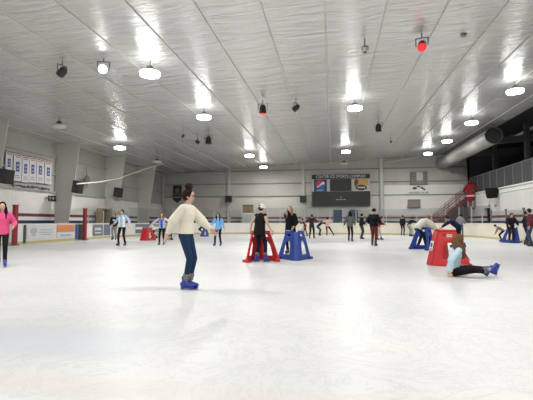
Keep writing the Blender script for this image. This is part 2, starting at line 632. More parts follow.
def marks_grey(o, w, z0, z1):
    b = MB()
    b.ell((.014, w * .22, .68), (.006, .28, .17)); b.ell((.014, w * .22, .45), (.006, .2, .05))
    b.build('emblem', mat('pale_grey_ink', (0.42, 0.44, 0.46), .6), o)
    b = MB()
    for i, (ww, z) in enumerate(((.9, .72), (1.1, .58), (.8, .46))):
        b.box((.014, w * .66, z), (.006, ww, .06))
    b.build('lettering', MATS['pale_grey_ink'], o)


board_ad(26.5, 55, .22, .96, adw, 'pale grey advert board with faint grey emblem right of the near red gate post', marks_grey)


def marks_blue(o, w, z0, z1):
    b = MB(); b.box((.014, w * .5, .36), (.006, w * .6, .10)); b.build('lettering', mat('blue_ink', (0.30, 0.38, 0.5), .6), o)


board_ad(56.5, 74, .22, .55, adw, 'white lower advert strip beneath the orange advert board', marks_blue)
board_ad(56.5, 74, .56, .98, mat('advert_orange', (0.62, 0.24, 0.11), .5), 'orange advert panel on the left boards')
board_ad(75, 77.4, .1, 1.0, mat('stripe_blue', (0.05, 0.14, 0.40), .5), 'vertical blue stripe on the left boards')
board_ad(78, 83, .05, 1.0, darkgrey, 'dark narrow gate panel left of the farther red post')
board_ad(23.2, 25.6, .05, 1.0, darkgrey, 'dark narrow gate gap right of the near red post')


def marks_text(o, w, z0, z1):
    b = MB()
    for k in range(5):
        b.box((.014, w * (.25 + .12 * k), .66 + .03 * (k % 2)), (.006, w * .08, .16))
    b.box((.014, w * .5, .42), (.006, w * .6, .07))
    b.build('lettering', white_ink, o)


board_ad(92.5, 102.5, .22, .98, mat('advert_slate', (0.16, 0.18, 0.21), .5), 'slate grey advert with white lettering beyond the farther red post', marks_text)
board_ad(103.5, 110, .22, .98, mat('advert_blue_grey', (0.13, 0.16, 0.24), .5), 'blue grey advert left of the person in the dark hoodie')
# corner adverts follow the curve
for i, (i0, i1, m, lab) in enumerate(((43, 41, 'advert_slate', 'dark advert on the far left corner boards behind the white vest skater'), (41, 39, 'advert_dim', 'dim grey advert on the far left corner boards beside the small red skating aid'))):
    P = FULL[i1:i0 + 1]; N = normals(P)
    Q = [p - P[0] for p in P]
    o = thing('board_advert', lab, 'advert', P[0])
    b = MB(); sweep(b, Q, N, -.015, -.003, .25, .98)
    b.build('panel', mat(m, (0.30, 0.30, 0.31), .5), o)
    b = MB(); sweep(b, Q[1:3] if len(Q) > 2 else Q, N[1:3] if len(Q) > 2 else N, -.02, -.015, .55, .75)
    b.build('lettering', white_ink, o)

# red gate posts
for px, lab in ((14.5, 'tall red square gate post beside the skater in pink'), (84.5, 'farther red square gate post on the left boards')):
    p = on_x(px, 240, IX0 + .30)
    t = thing('gate_post', lab, 'post', (p.x, p.y, 0), 0, 'red gate posts of the players bench')
    b = MB(); b.box((0, 0, .99), (.19, .19, 1.98)); b.build('post', redp, t, bevel=.015)
    b = MB(); b.box((0, 0, 1.99), (.21, .21, .04)); b.build('cap', redp, t)
    b = MB(); b.box((0, 0, .02), (.32, .32, .04)); b.build('foot_plate', darkgrey, t)

# bench rails behind (low sill beneath blue stripe)
p0 = on_x(20, 222, XL + .3); 
b = MB()
bench = thing('players_bench', 'long dark wooden players bench behind the left boards between the red posts', 'bench', (-17.2, 24, 0))
b.box((0, 0, .45), (.4, 7, .05)); b.build('seat', mat('bench_wood', (0.20, 0.13, 0.08), .6), bench)
for y in (-3, -1, 1, 3):
    b = MB(); b.box((0, y, .21), (.35, .06, .42)); b.build('leg', darkgrey, bench)

# ------------------------------------------------------------------ end wall items
YW = YE - .24


def wall_rect(px0, py0, px1, py1, Y):
    a = on_y(px0, (py0 + py1) / 2, Y); c = on_y(px1, (py0 + py1) / 2, Y)
    z1 = on_y((px0 + px1) / 2, py0, Y).z; z0 = on_y((px0 + px1) / 2, py1, Y).z
    return (a.x + c.x) / 2, c.x - a.x, (z0 + z1) / 2, z1 - z0


cx, w, z, h = wall_rect(312, 174.5, 370, 206, YW)
sb = thing('scoreboard', 'wide dark scoreboard with a lettered header and drink advert above the far boards', 'scoreboard', (cx, YW - .1, z))
b = MB(); b.box((0, .1, 0), (w, .18, h)); b.build('cabinet', mat('scoreboard_white', (0.46, 0.46, 0.44), .5), sb)
hd = h * .14
b = MB(); b.box((0, -.01, h / 2 - hd / 2), (w, .05, hd)); b.build('header', black, sb)
text_obj('CENTER ICE SPORTS COMPLEX', .42, mat('letter_white', (0.7, 0.7, 0.68), .5), 'header_lettering', sb, V((0, -.045, h / 2 - hd / 2)), TY, sx=(w * .93) / 6.35)
lo = h * .46
b = MB(); b.box((0, -.01, -h / 2 + lo / 2), (w, .06, lo)); low = b.build('score_panel', mat('score_black', (0.018, 0.018, 0.017), .5), sb)
b = MB(); b.box((0, 0, h * .16), (w * .37, .06, h * .38)); b.build('video_screen', MATS['score_black'], sb)
b = MB()
for i, sx_ in enumerate((-.12, .0, .12)):
    b.box((sx_ * 3, -.045, -h * .30), (.28, .01, .07))
b.box((0, -.045, -h * .22), (.16, .01, .05))
b.build('clock_marks', mat('dim_led', (0.4, 0.4, 0.38), .5), sb)
# drink advert: dark blue panel with the round emblem
pw_, ph_ = w * .225, h * .385
pcx, pcz = -w * .352, h * .155
b = MB(); b.box((pcx, 0, pcz), (pw_, .04, ph_)); pad = b.build('advert_panel', mat('advert_navy', (0.012, 0.045, 0.15), .5), sb)
R_ = ph_ * .36; ez = pcz + ph_ * .10


def disc_part(lo_, hi_, name, m):
    b = MB(); n = 24; up = []; dn = []
    for i in range(n + 1):
        x = -R_ + 2 * R_ * i / n
        c = math.sqrt(max(0, R_ * R_ - x * x))
        t = x / R_
        l, u = max(-c, min(c, lo_(t) * R_)), max(-c, min(c, hi_(t) * R_))
        up.append(b.bm.verts.new((pcx + x, -.03, ez + u))); dn.append(b.bm.verts.new((pcx + x, -.03, ez + l)))
    for i in range(n):
        try:
            b.bm.faces.new((dn[i], dn[i + 1], up[i + 1], up[i]))
        except Exception:
            pass
    b.build(name, m, sb)


disc_part(lambda t: .05 + .42 * t + .25 * math.sin(2.4 * t), lambda t: 9, 'emblem_red', mat('emblem_red', (0.48, 0.03, 0.04), .5))
disc_part(lambda t: -.42 + .42 * t + .2 * math.sin(2.2 * t + .6) - .12 * t, lambda t: .05 + .42 * t + .25 * math.sin(2.4 * t), 'emblem_white', white_ink)
disc_part(lambda t: -9, lambda t: -.42 + .42 * t + .2 * math.sin(2.2 * t + .6) - .12 * t, 'emblem_blue', mat('emblem_blue', (0.03, 0.12, 0.42), .5))
text_obj('pepsi', .36, mat('letter_pale_blue', (0.35, 0.5, 0.7), .5), 'advert_lettering', sb, V((pcx, -.03, pcz - ph_ * .36)), TY)
b = MB(); b.box((w * .352, 0, h * .245), (w * .245, .04, h * .19)); b.build('advert_panel', mat('advert_yellow', (0.50, 0.34, 0.06), .5), sb)
b = MB(); b.ell((w * .27, -.03, h * .25), (.2, .012, .28)); b.ell((w * .255, -.03, h * .21), (.12, .012, .3)); b.build('emblem_brown', mat('brown_ink', (0.13, 0.04, 0.02), .6), sb)
b = MB()
for i in range(4):
    b.box((w * (.31 + .035 * i), -.03, h * (.25 + .008 * i)), (.16, .012, .26 - .02 * i))
b.build('advert_letter_shapes', mat('orange_ink', (0.62, 0.28, 0.12), .6), sb)
b = MB(); b.ell((w * .352, -.02, h * .075), (.56, .03, .27), n=24); b.build('oval_emblem', mat('oval_black', (0.02, 0.012, 0.015), .5), sb)
b = MB()
for i in range(5):
    b.box((w * .352 + (i - 2) * .15, -.055, h * .075), (.11, .012, .14))
b.build('oval_letter_shapes', white_ink, sb)

# louvred vent and small panel, lettering right of scoreboard
cx, w, z, h = wall_rect(410.5, 171.5, 427.5, 184.5, YW)
vt = thing('wall_vent', 'large grey louvred vent with a pale middle square on the far wall', 'vent', (cx, YW, z))
b = MB(); b.box((0, .1, 0), (w, .2, h)); b.build('frame', mat('vent_grey', (0.20, 0.20, 0.19), .6), vt)
b = MB()
for i in range(7):
    b.box((-w * .31, -.02, -h * .4 + h * .13 * i), (w * .3, .05, .05))
b.build('louvre', mat('vent_dark', (0.10, 0.10, 0.09), .6), vt)
b = MB()
for i in range(7):
    b.box((w * .36, -.02, -h * .4 + h * .13 * i), (w * .22, .05, .05))
b.build('louvre', MATS['vent_dark'], vt)
b = MB(); b.box((w * .04, -.03, h * .12), (w * .36, .05, h * .62)); b.build('pale_panel', mat('vent_pale', (0.42, 0.43, 0.40), .5), vt)
cx, w, z, h = wall_rect(408, 199.5, 420.5, 207.5, YW)
o = thing('wall_panel', 'small brown grey rectangular panel on the white far wall below the vent', 'panel', (cx, YW, z))
b = MB(); b.box((0, .1, 0), (w, .2, h)); b.build('panel', mat('panel_brown', (0.22, 0.20, 0.16), .6), o)
b = MB(); b.box((0, -.02, h * .46), (w, .05, .05)); b.box((0, -.02, -h * .46), (w, .05, .05)); b.build('frame', mat('panel_brown_dark', (0.15, 0.13, 0.11), .6), o)
# painted lighter panel field on the end wall right
cx, w, z, h = wall_rect(384, 184.8, 464, 215.5, YE - .04)
b = MB(); b.box((cx, YE - .02, z), (w, .04, h)); struct(b.build('wall_back.002', mat('wall_white_field', (0.70, 0.69, 0.66), .6)))
cx, w, z, h = wall_rect(410, 186, 427, 194, YE - .06)
lg = thing('wall_emblem', 'black painted bird emblem over a line of lettering on the far wall below the vent', 'emblem', (cx, YE - .045, z))
b = MB()
b.ell((-.35, -.02, .18), (.22, .012, .12)); b.ell((.35, -.02, .2), (.2, .012, .09), Euler((0, .5, 0)).to_matrix()); b.ell((0, -.02, .34), (.16, .012, .07)); b.ell((.55, -.02, .05), (.1, .012, .08))
b.build('bird', black, lg)
text_obj('HOCKEY CLUB', .27, black, 'lettering', lg, V((0, -.02, -.28)), TY)

# speakers on end wall columns
for px, lab in ((229, 'black box loudspeaker on the far wall column left of centre'), (303, 'black box loudspeaker on the far wall column left of the scoreboard')):
    p = on_y(px, 199, YE - .4)
    t = thing('loudspeaker', lab, 'loudspeaker', (p.x, YE - .45, p.z))
    b = MB(); b.box((0, 0, 0), (.62, .4, .66)); b.build('cabinet', darkgrey, t, bevel=.02)
    b = MB(); b.box((0, -.21, 0), (.54, .02, .58)); b.build('grille', black, t)
    b = MB(); b.box((0, .25, 0), (.12, .12, .2)); b.build('bracket', darkgrey, t)

# hanging pennant on end wall (dark)
cx, w, z, h = wall_rect(172.5, 185.5, 181, 203, YW)
t = thing('hanging_pennant', 'dark grey pointed pennant hanging on the far wall left of the girl with the bun', 'pennant', (cx, YE - .1, z))
b = MB(); b.prism([(-w / 2, 0, h / 2), (w / 2, 0, h / 2), (w / 2, 0, -h * .3), (0, 0, -h / 2), (-w / 2, 0, -h * .3)], (0, .03, 0)); b.build('cloth', mat('pennant_dark', (0.045, 0.045, 0.045), .8), t)
b = MB(); b.box((0, -.02, 0), (w, .02, .12)); b.ell((0, -.01, h * .22), (w * .25, .02, h * .15)); b.box((0, -.01, -h * .2), (w * .4, .02, .1)); b.build('emblem', mat('pennant_grey', (0.16, 0.16, 0.155), .8), t)
# wooden box cabinet + white box behind end glass
cx, w, z, h = wall_rect(243.5, 205.5, 252.5, 213, 41.2)
t = thing('wooden_crate', 'brown wooden crate standing on a white cabinet behind the far glass', 'crate', (cx, 41.2, z - h / 2))
woodb = mat('crate_wood', (0.20, 0.13, 0.08), .7, bump=.3)
b = MB(); b.box((0, 0, h / 2), (w, .7, h)); b.build('box', woodb, t, bevel=.01)
b = MB(); b.box((0, 0, h + .03), (w * 1.08, .8, .06)); b.build('lid', woodb, t)
cb = thing('white_cabinet', 'white cabinet under the brown crate behind the far glass', 'cabinet', (cx + .05, 41.2, 0))
b = MB(); b.box((0, 0, (z - h / 2) / 2), (w * 1.1, .8, z - h / 2)); b.build('body', white, cb, bevel=.01)
b = MB(); b.box((0, -.41, (z - h / 2) / 2), (w * .9, .02, (z - h / 2) * .85)); b.build('door', mat('cab_door', (0.55, 0.54, 0.5), .5), cb)
# wooden doorway frame behind far-left glass
p = on_x(104, 224, XL + 1.2)
t = thing('wooden_shelf', 'brown wooden open shelf cabinet behind the left glass past the farther red post', 'shelf', (XL + .5, on_x(104, 220, XL + .5).y, 0), math.radians(0))
b = MB(); b.box((-.2, 0, 1.1), (.04, 1.3, 2.2)); b.build('back_panel', mat('dark_wood', (0.06, 0.035, 0.02), .7), t)
for y in (-.65, .65):
    b = MB(); b.box((0, y, 1.1), (.4, .25, 2.2)); b.build('side_panel', mat('tan_wood', (0.36, 0.26, 0.17), .6), t)
for z in (.05, .9, 2.18):
    b = MB(); b.box((0, 0, z), (.4, 1.3, .08)); b.build('shelf', MATS['tan_wood'], t)
# blue doors behind the end glass
for i, (a, c, lab) in enumerate(((333.5, 342, 'navy blue padded door behind the glass below the scoreboard, left one'), (350, 358, 'navy blue padded door behind the glass below the scoreboard, right one'))):
    cx, w, z, h = wall_rect(a, 209.5, c, 232, YE - .1)
    t = thing('padded_door', lab, 'door', (cx, YE - .05, 0), 0)
    b = MB(); b.box((0, 0, 1.2), (w, .08, 2.4)); b.build('leaf', mat('navy_pad', (0.035, 0.06, 0.14), .6), t, bevel=.01)
    b = MB(); b.box((w * .35, -.06, 1.1), (.06, .06, .3)); b.build('handle', steelw, t)

# ------------------------------------------------------------------ stairs at the far right
A = on_y(424, 222, 41.6); Bp = on_y(464, 190, 41.6)
x0, x1 = A.x, 12.9
zt = 3.75
st = thing('staircase', 'steel staircase with red rails climbing right to the white balcony at the far end', 'staircase', (x0, 41.6, 0))
dx = x1 - x0
b = MB()
ns = 16
for i in range(ns):
    b.box((dx * (i + .5) / ns, .0, zt * (i + .5) / ns - .08), (dx / ns, 1.1, .05))
b.build('treads', mat('tread_grey', (0.24, 0.23, 0.22), .6), st)
for y in (-.58, .58):
    b = MB(); b.bar((0, y, -.05), (dx, y, zt - .12), .05, .18); b.build('stringer', mat('stringer_red', (0.16, 0.05, 0.05), .6), st)
    for hh in (.5, .8, 1.1):
        b = MB(); b.cap((0, y, hh), (dx, y, zt + hh - .1), .022, .022, 8); b.build('rail', mat('rail_red', (0.24, 0.06, 0.06), .5), st)
    for i in range(5):
        f = i / 4 * .96 + .02
        b = MB(); b.cap((dx * f, y, zt * f), (dx * f, y, zt * f + 1.08), .03, .03, 6); b.build('baluster', MATS['rail_red'], st)
b = MB(); b.prism([(dx * .35, .62, 0), (dx, .62, 0), (dx, .62, zt - .4), (dx * .35, .62, zt * .35 - .4)], (0, .04, 0)); b.build('back_panel', mat('stair_shadow', (0.14, 0.13, 0.13), .7), st)  # dark sheet standing in for the shade under the flight

# ------------------------------------------------------------------ mezzanine fence, frames, duct
t = thing('balcony_fence', 'tall dark mesh fence with grey posts along the top of the white balcony wall', 'fence', (XM + .1, 0, 3.85))
meshm = bpy.data.materials.new('fence_mesh'); meshm.use_nodes = True
nt = meshm.node_tree; bs = nt.nodes['Principled BSDF']
bs.inputs['Base Color'].default_value = (.09, .09, .095, 1); bs.inputs['Roughness'].default_value = .6
ch = nt.nodes.new('ShaderNodeTexChecker'); ch.inputs['Scale'].default_value = 26
tcn = nt.nodes.new('ShaderNodeTexCoord'); nt.links.new(tcn.outputs['Object'], ch.inputs['Vector'])
mrn = nt.nodes.new('ShaderNodeMapRange'); mrn.inputs['To Min'].default_value = .25; mrn.inputs['To Max'].default_value = .8
nt.links.new(ch.outputs['Fac'], mrn.inputs['Value']); nt.links.new(mrn.outputs[0], bs.inputs['Alpha'])
y = 16.0
while y < YE - .5:
    b = MB(); b.box((0, y + .75, .75), (.01, 1.44, 1.5)); b.build('mesh_panel', meshm, t)
    b = MB(); b.box((0, y, .78), (.06, .06, 1.56)); b.build('post', mat('fence_post', (0.20, 0.20, 0.21), .5), t)
    y += 1.5
b = MB(); b.box((0, 29, 1.52), (.06, 26, .05)); b.build('top_rail', MATS['fence_post'], t)
# roof frames over the mezzanine
for i, yc in enumerate((18.8, 25, 31.1, 36.9)):
    b = MB()
    b.box((XM + .5, yc, 5.6), (.3, .3, 5.0)); b.bar((XF, yc, 6.9), (XR, yc, 7.6), .2, .45)
    struct(b.build('trim_%d' % k, mat('mezz_frame', (0.06, 0.06, 0.062), .6))); k += 1
# mezzanine back partition
b = MB(); b.box((XM + 5, 30, 5), (.1, 25, 4.2)); struct(b.build('wall_right.002', mat('partition_dark', (0.055, 0.055, 0.06), .7)))
ductm = mat('duct_zinc', (0.34, 0.34, 0.32), .5, metal=.25, stretch=(1, 5, 1), scale=3)
dY0 = 29.0
p = on_y(494, 135.5, dY0)
dt = thing('round_duct', 'big round pale metal air duct running under the ceiling edge toward the far wall', 'air duct', (p.x, dY0, p.z))
n = 24; b = MB(); r = .56
b.loft([((0, 13.3 * j / 10, 0), (r, 0, 0), (0, 0, r)) for j in range(11)], n=28, caps=False)
b.loft([((0, 13.3 * j / 10, 0), (r - .03, 0, 0), (0, 0, r - .03)) for j in range(11)], n=28, caps=False)
b.build('shell', ductm, dt, smooth=True)
b = MB()
for j in range(9):
    yy = .05 + j * 1.6
    b.loft([((0, yy, 0), (r + .025, 0, 0), (0, 0, r + .025)), ((0, yy + .07, 0), (r + .025, 0, 0), (0, 0, r + .025))], n=28, caps=False)
b.build('joint_band', ductm, dt, smooth=True)
b = MB(); b.loft([((0, .06, 0), (r - .03, 0, 0), (0, 0, r - .03)), ((0, .10, 0), (r - .03, 0, 0), (0, 0, r - .03))], n=28)
b.build('end_grille', mat('duct_dark', (0.02, 0.02, 0.02), .7), dt)
for yy in (2, 7, 12):
    b = MB(); b.box((0, yy, r + .13), (.03, .05, .34)); b.build('hanger', darkgrey, dt)
# slanted pale duct above the mezzanine
a1 = on_x(512, 138, 14.2); a2 = on_x(540, 124, 14.2)
t = thing('slanted_pipe', 'pale slanted pipe hanging in the dark roof above the balcony at the right edge', 'pipe', a1)
b = MB(); b.cap((0, 0, 0), a2 - a1, .11, .11, 12, rnd=False); b.build('pipe', steelw, t)
b = MB(); b.cap((0, 0, 0), (0, 0, .9), .03, .03, 8); b.build('hanger', steelw, t)
b = MB(); b.cap(a2 - a1, a2 - a1 + V((0, 0, .6)), .03, .03, 8); b.build('hanger', steelw, t)

# ------------------------------------------------------------------ left wall items
bw = mat('banner_white', (0.66, 0.65, 0.66), .8)
bb = mat('banner_blue', (0.11, 0.13, 0.30), .8)
br = mat('banner_red', (0.40, 0.05, 0.06), .8)
edges = [(5.5, 12.5, 151.5, 175), (13.5, 21.5, 153.5, 181), (22, 29, 156, 182.5), (29.3, 36, 157, 182.5), (36.5, 44, 158.5, 183), (44.7, 51.5, 160.5, 184)]
words = ['1998', '2001', '2003', '2006', '2009', '2012']
for i, (a, c, t0, t1) in enumerate(edges):
    X = XL + .165
    y0 = on_x(a, (t0 + t1) / 2, X).y; y1 = on_x(c, (t0 + t1) / 2, X).y
    zt_ = on_x((a + c) / 2, t0, X).z; zb_ = on_x((a + c) / 2, t1, X).z
    wd, hh = y1 - y0, zt_ - zb_
    nth = ['leftmost', 'second from left', 'third from left', 'fourth from left', 'fifth from left', 'rightmost'][i]
    o = thing('team_banner', 'white hanging banner with blue centre on the left wall, %s of six' % nth, 'banner', (X, (y0 + y1) / 2, zb_), 0, 'white banners on the left wall')
    b = MB(); b.box((0, 0, hh / 2), (.015, wd, hh)); b.build('cloth', bw, o)
    b = MB()
    b.box((.012, 0, hh * .94), (.01, wd * .8, hh * .03)); b.box((.012, 0, hh * .87), (.01, wd * .6, hh * .022))
    b.build('heading', br, o)
    b = MB(); b.box((.012, 0, hh * .52), (.01, wd * .42, hh * .36))
    b.build('blue_field', bb, o)
    b = MB()
    b.box((.02, 0, hh * .58), (.008, wd * .14, hh * .06)); b.box((.02, 0, hh * .44), (.008, wd * .14, hh * .05))
    b.build('white_figure', bw, o)
    b = MB(); b.box((.012, 0, hh * .2), (.01, wd * .5, hh * .03)); b.box((.012, 0, hh * .12), (.01, wd * .6, hh * .025)); b.build('small_lettering', grey_ink, o)
    b = MB(); b.cap((0, -wd * .5, hh), (0, wd * .5, hh), .02, .02, 8); b.build('rod', darkgrey, o)
# cream lettering strip under the banners
X = XL + .16
y0 = on_x(14, 186, X).y; y1 = on_x(50, 190, X).y
o = thing('wall_lettering_strip', 'narrow pale strip with dark marks on the left wall under the white banners', 'strip', (X, (y0 + y1) / 2, 3.30))
b = MB(); b.box((0, 0, 0), (.02, y1 - y0, .3)); b.build('strip', mat('strip_grey', (0.42, 0.42, 0.40), .7), o)
b = MB()
for j in range(18):
    b.box((.015, -(y1 - y0) * .46 + (y1 - y0) * .054 * j, random.uniform(-.04, .04)), (.01, .16, random.uniform(.08, .2)))
b.build('lettering', darkgrey, o)
# black sign
X = XL + .05
y0 = on_x(48.5, 198, X).y; y1 = on_x(56.5, 198, X).y; zc = on_x(52, 198.3, X).z
o = thing('clock_sign', 'small black sign with pale digits on the white left wall below the banners', 'sign', (X, (y0 + y1) / 2, zc))
b = MB(); b.box((0, 0, 0), (.08, y1 - y0, .34)); b.build('casing', black, o, bevel=.01)
b = MB()
for j in range(5):
    b.box((.045, (j - 2) * .3, .0), (.01, .18, .16))
b.build('digit', mat('dim_led2', (0.25, 0.25, 0.24), .6), o)

# speakers hung on the frames
for i, (px0, px1, py0, py1, lab) in enumerate(((0.5, 12.5, 169, 184, 'black loudspeaker on the nearest steel frame beside the white banners'), (73, 82.5, 180.5, 193.5, 'black loudspeaker on the second steel frame of the left wall'), (114, 122.5, 187.5, 197.5, 'black loudspeaker on the third steel frame of the left wall'))):
    yc = [18.8, 25.0, 31.1][i] - .35
    p = on_y((px0 + px1) / 2, (py0 + py1) / 2, yc)
    w = on_y(px1, py0, yc).x - on_y(px0, py0, yc).x
    h = on_y(px0, py0, yc).z - on_y(px0, py1, yc).z
    o = thing('loudspeaker', lab, 'loudspeaker', p, 0, None)
    M = Euler((0, math.radians(9), math.radians(-12))).to_matrix()
    b = MB(); b.box((0, 0, 0), (w * .8, .45, h * .95), M); b.build('cabinet', black, o, bevel=.02)
    b = MB(); b.box(M @ V((0, -.235, 0)), (w * .7, .02, h * .83), M); b.build('grille', darkgrey, o)
    b = MB(); b.bar(M @ V((0, .15, 0)), V((0, .35, 0)), .12, .12); b.build('bracket', darkgrey, o)
# bell-shaped hanging fixture
p = on_x(87, 180, XL + .45)
o = thing('hanging_heater', 'small dark hanging fixture with a tan lower tip on the left wall', 'fixture', p)
b = MB(); b.loft([((0, 0, .35), (.06, 0, 0), (0, .06, 0)), ((0, 0, .2), (.16, 0, 0), (0, .16, 0)), ((0, 0, -.15), (.3, 0, 0), (0, .3, 0)), ((0, 0, -.25), (.28, 0, 0), (0, .28, 0))]); b.build('shade', mat('fix_grey', (0.16, 0.16, 0.15), .6), o)
b = MB(); b.cap((0, 0, -.25), (0, 0, -.55), .09, .03, 8); b.build('tip', mat('tan_tip', (0.42, 0.26, 0.15), .6), o)
b = MB(); b.cap((0, 0, .35), (-.1, 0, .95), .02, .02, 6); b.build('cord', darkgrey, o)
# long pale sagging hose from left wall to ceiling
pts = []
A0 = on_x(77, 184, XL + .5); 
ptsP = [(77, 184, 23.9), (98, 182.2, 26.5), (117, 179, 29), (135, 172.5, 31.0), (148, 168, 32.5), (163, 163.5, 34)]
pts = [on_y(a, c, yy) for a, c, yy in ptsP]
o = thing('sagging_hose', 'long pale hose sagging from the left wall up toward the ceiling', 'hose', pts[0])
b = MB(); b.tube([q - pts[0] for q in pts], .05, 10); b.build('hose', mat('hose_pale', (0.55, 0.54, 0.50), .5), o, smooth=True)
b = MB(); b.cap(pts[-1] - pts[0], pts[-1] - pts[0] + V((0, 0, cz(pts[-1].x) - pts[-1].z)), .015, .015, 6); b.build('hanger', darkgrey, o)
# wavy cable along far wall top right
ptsP = [(384, 163), (398, 160.5), (412, 158.5), (424, 154.5), (436, 156.5), (449, 155), (458, 152)]
pts = [on_y(a, c, YE - .35) for a, c in ptsP]
o = thing('hanging_cable', 'wavy pale cable strung along the top of the far wall beside the round duct', 'cable', pts[0])
b = MB(); b.tube([q - pts[0] for q in pts], .035, 8); b.build('cable', white, o, smooth=True)

# hanging decorations on the balcony wall
fabric_red = mat('jersey_red', (0.24, 0.02, 0.03), .8, bump=.3, scale=20)
fabric_blk = mat('jersey_black', (0.012, 0.012, 0.013), .8, bump=.3, scale=20)
skin_d = mat('dummy_cloth', (0.62, 0.55, 0.50), .8)


def dummy(px, py, lab, red):
    p = on_x(px, py, XM - .02)
    o = thing('hanging_dummy', lab, 'stuffed figure', p + V((-.42, 0, 0)), math.radians(-35), None)
    # local: +x along -Y world.. faces -X world
    b = MB()
    if red:
        b.loft([((0, .03, .05), (.34, 0, 0), (0, .12, 0)), ((0, .05, .45), (.38, 0, 0), (0, .16, 0)), ((0, .08, .95), (.34, 0, 0), (0, .16, 0)), ((0, .12, 1.25), (.14, 0, 0), (0, .12, 0))])
        b.cap((-.3, .05, 1.05), (-.62, .10, .55), .12, .1); b.cap((.3, .05, 1.05), (.62, .05, .75), .13, .11)
        b.build('jacket', fabric_red, o, voxel=.03)
        b = MB(); b.ell((0, .05, 1.42), (.17, .17, .2)); b.build('head', fabric_red, o, smooth=True)
        b = MB(); b.cap((-.25, -.02, .1), (.3, -.02, .1), .1, .1); b.build('belt', skin_d, o, smooth=True)
        b = MB(); b.cap((.32, -.08, .65), (.42, -.05, .45), .1, .09); b.build('mitten', mat('mitten_green', (0.03, 0.10, 0.05), .8), o, smooth=True)
        b = MB(); b.loft([((0, 0, .05), (.33, 0, 0), (0, .12, 0)), ((0, 0, -.3), (.3, 0, 0), (0, .12, 0)), ((-.02, 0, -.48), (.22, 0, 0), (0, .1, 0))]); b.build('trousers', fabric_red, o, voxel=.03)
        zt = -.4
    else:
        b = MB(); b.loft([((0, 0, .42), (.5, 0, 0), (0, .14, 0)), ((0, 0, 0), (.48, 0, 0), (0, .16, 0)), ((0, 0, -.42), (.38, 0, 0), (0, .12, 0))]); b.build('shorts', fabric_blk, o, voxel=.03)
        zt = -.35
    for sx_ in (-.2, .22):
        b = MB(); b.cap((sx_, 0, zt), (sx_ * 1.1, 0, zt - .55), .085, .065); b.build('leg', skin_d if not red else mat('sock_grey', (0.30, 0.29, 0.27), .8), o, smooth=True)
        b = MB(); b.ell((sx_ * 1.1, -.06, zt - .66), (.08, .15, .09)); b.build('boot', darkgrey if red else mat('boot_grey', (0.25, 0.24, 0.23), .6), o, smooth=True)


dummy(475.3, 197, 'stuffed dummy in a red jacket hanging over the white balcony wall', True)
dummy(497.5, 193, 'stuffed dummy legs in black shorts hanging over the white balcony wall', False)

# ------------------------------------------------------------------ lamps
lampw = mat('lamp_glow', (1, 1, 1), .5, emit=(1, 1, .98), estr=16)
lampoff = mat('lamp_unlit', (0.62, 0.61, 0.58), .4)


def lamp_proto(lit, lab):
    o = thing('ceiling_light', lab, 'ceiling light')
    b = MB(); b.loft([((0, 0, -.16), (.20, 0, 0), (0, .20, 0)), ((0, 0, -.13), (.34, 0, 0), (0, .34, 0)), ((0, 0, -.02), (.36, 0, 0), (0, .36, 0)), ((0, 0, .02), (.24, 0, 0), (0, .24, 0))], n=24)
    b.build('diffuser', lampw if lit else lampoff, o, smooth=True)
    b = MB(); b.loft([((0, 0, .02), (.15, 0, 0), (0, .15, 0)), ((0, 0, .20), (.10, 0, 0), (0, .10, 0))], n=16); b.build('ballast_housing', darkgrey, o, smooth=True)
    b = MB(); b.cap((0, 0, .2), (0, 0, .42), .015, .015, 8); b.build('hanging_rod', darkgrey, o)
    return o


rowsX = {'far left': -13.9, 'left': -6.6, 'centre': 1.1, 'right': 8.3}
litp = lamp_proto(True, 'x'); offp = lamp_proto(False, 'x')
ld = bpy.data.lights.new('lamp', 'AREA'); ld.shape = 'DISK'; ld.size = .5; ld.energy = 240; ld.color = (1, .985, .955)
layout = {'far left': [('off', 59, 125), ('on', 120, 147), ('off', 157, 161)],
          'left': [('on', 150, 72), ('on', 204, 116), ('on', 249.5, 155), ('on', 263.5, 166.5)],
          'centre': [('on', 355, 107), ('on', 346, 151), ('off', 344, 163)],
          'right': [('on', 515, 90), ('on', 471.5, 122), ('on', 447, 140.5), ('on', 428, 153)]}
first = {'on': True, 'off': True}
nth = ['nearest', 'second', 'third', 'fourth']


def put_lamp(X, Y, z, on, lab):
    src = litp if on else offp
    key = 'on' if on else 'off'
    if first[key]:
        o = src; first[key] = False
    else:
        o = copy_tree(src)
    o.location = (X, Y, z)
    o['label'] = lab; o['group'] = 'lit round ceiling lights' if on else 'unlit round ceiling lights'
    if on:
        l = bpy.data.objects.new('lamp_light', ld); COL.objects.link(l); l.location = (X, Y, z - .18)
    return o


for row, L_ in layout.items():
    X = rowsX[row]
    for i, (s_, px, py) in enumerate(L_):
        zl = cz(X) - .50
        d = ray(px, py); t_ = (zl - EYE.z) / d.z
        p = EYE + d * t_
        if row == 'right' and False:
            pass
        put_lamp(p.x, p.y, zl, s_ == 'on', '%s round ceiling light, %s in the %s row' % ('glowing white' if s_ == 'on' else 'unlit dull', nth[i], row))
# rows carried on behind the viewer by added, unseen lamps brightening the near ice
for row, X in rowsX.items():
    for yy in (7.0, -1.5, -11):
        if row == 'left' and yy == 8.0 or True:
            put_lamp(X, yy, cz(X) - .5, True, 'added unseen white round ceiling light %s in the %s row' % ({7.0: 'nearly overhead', -1.5: 'just behind the viewer', -11: 'far behind the viewer'}[yy], row))

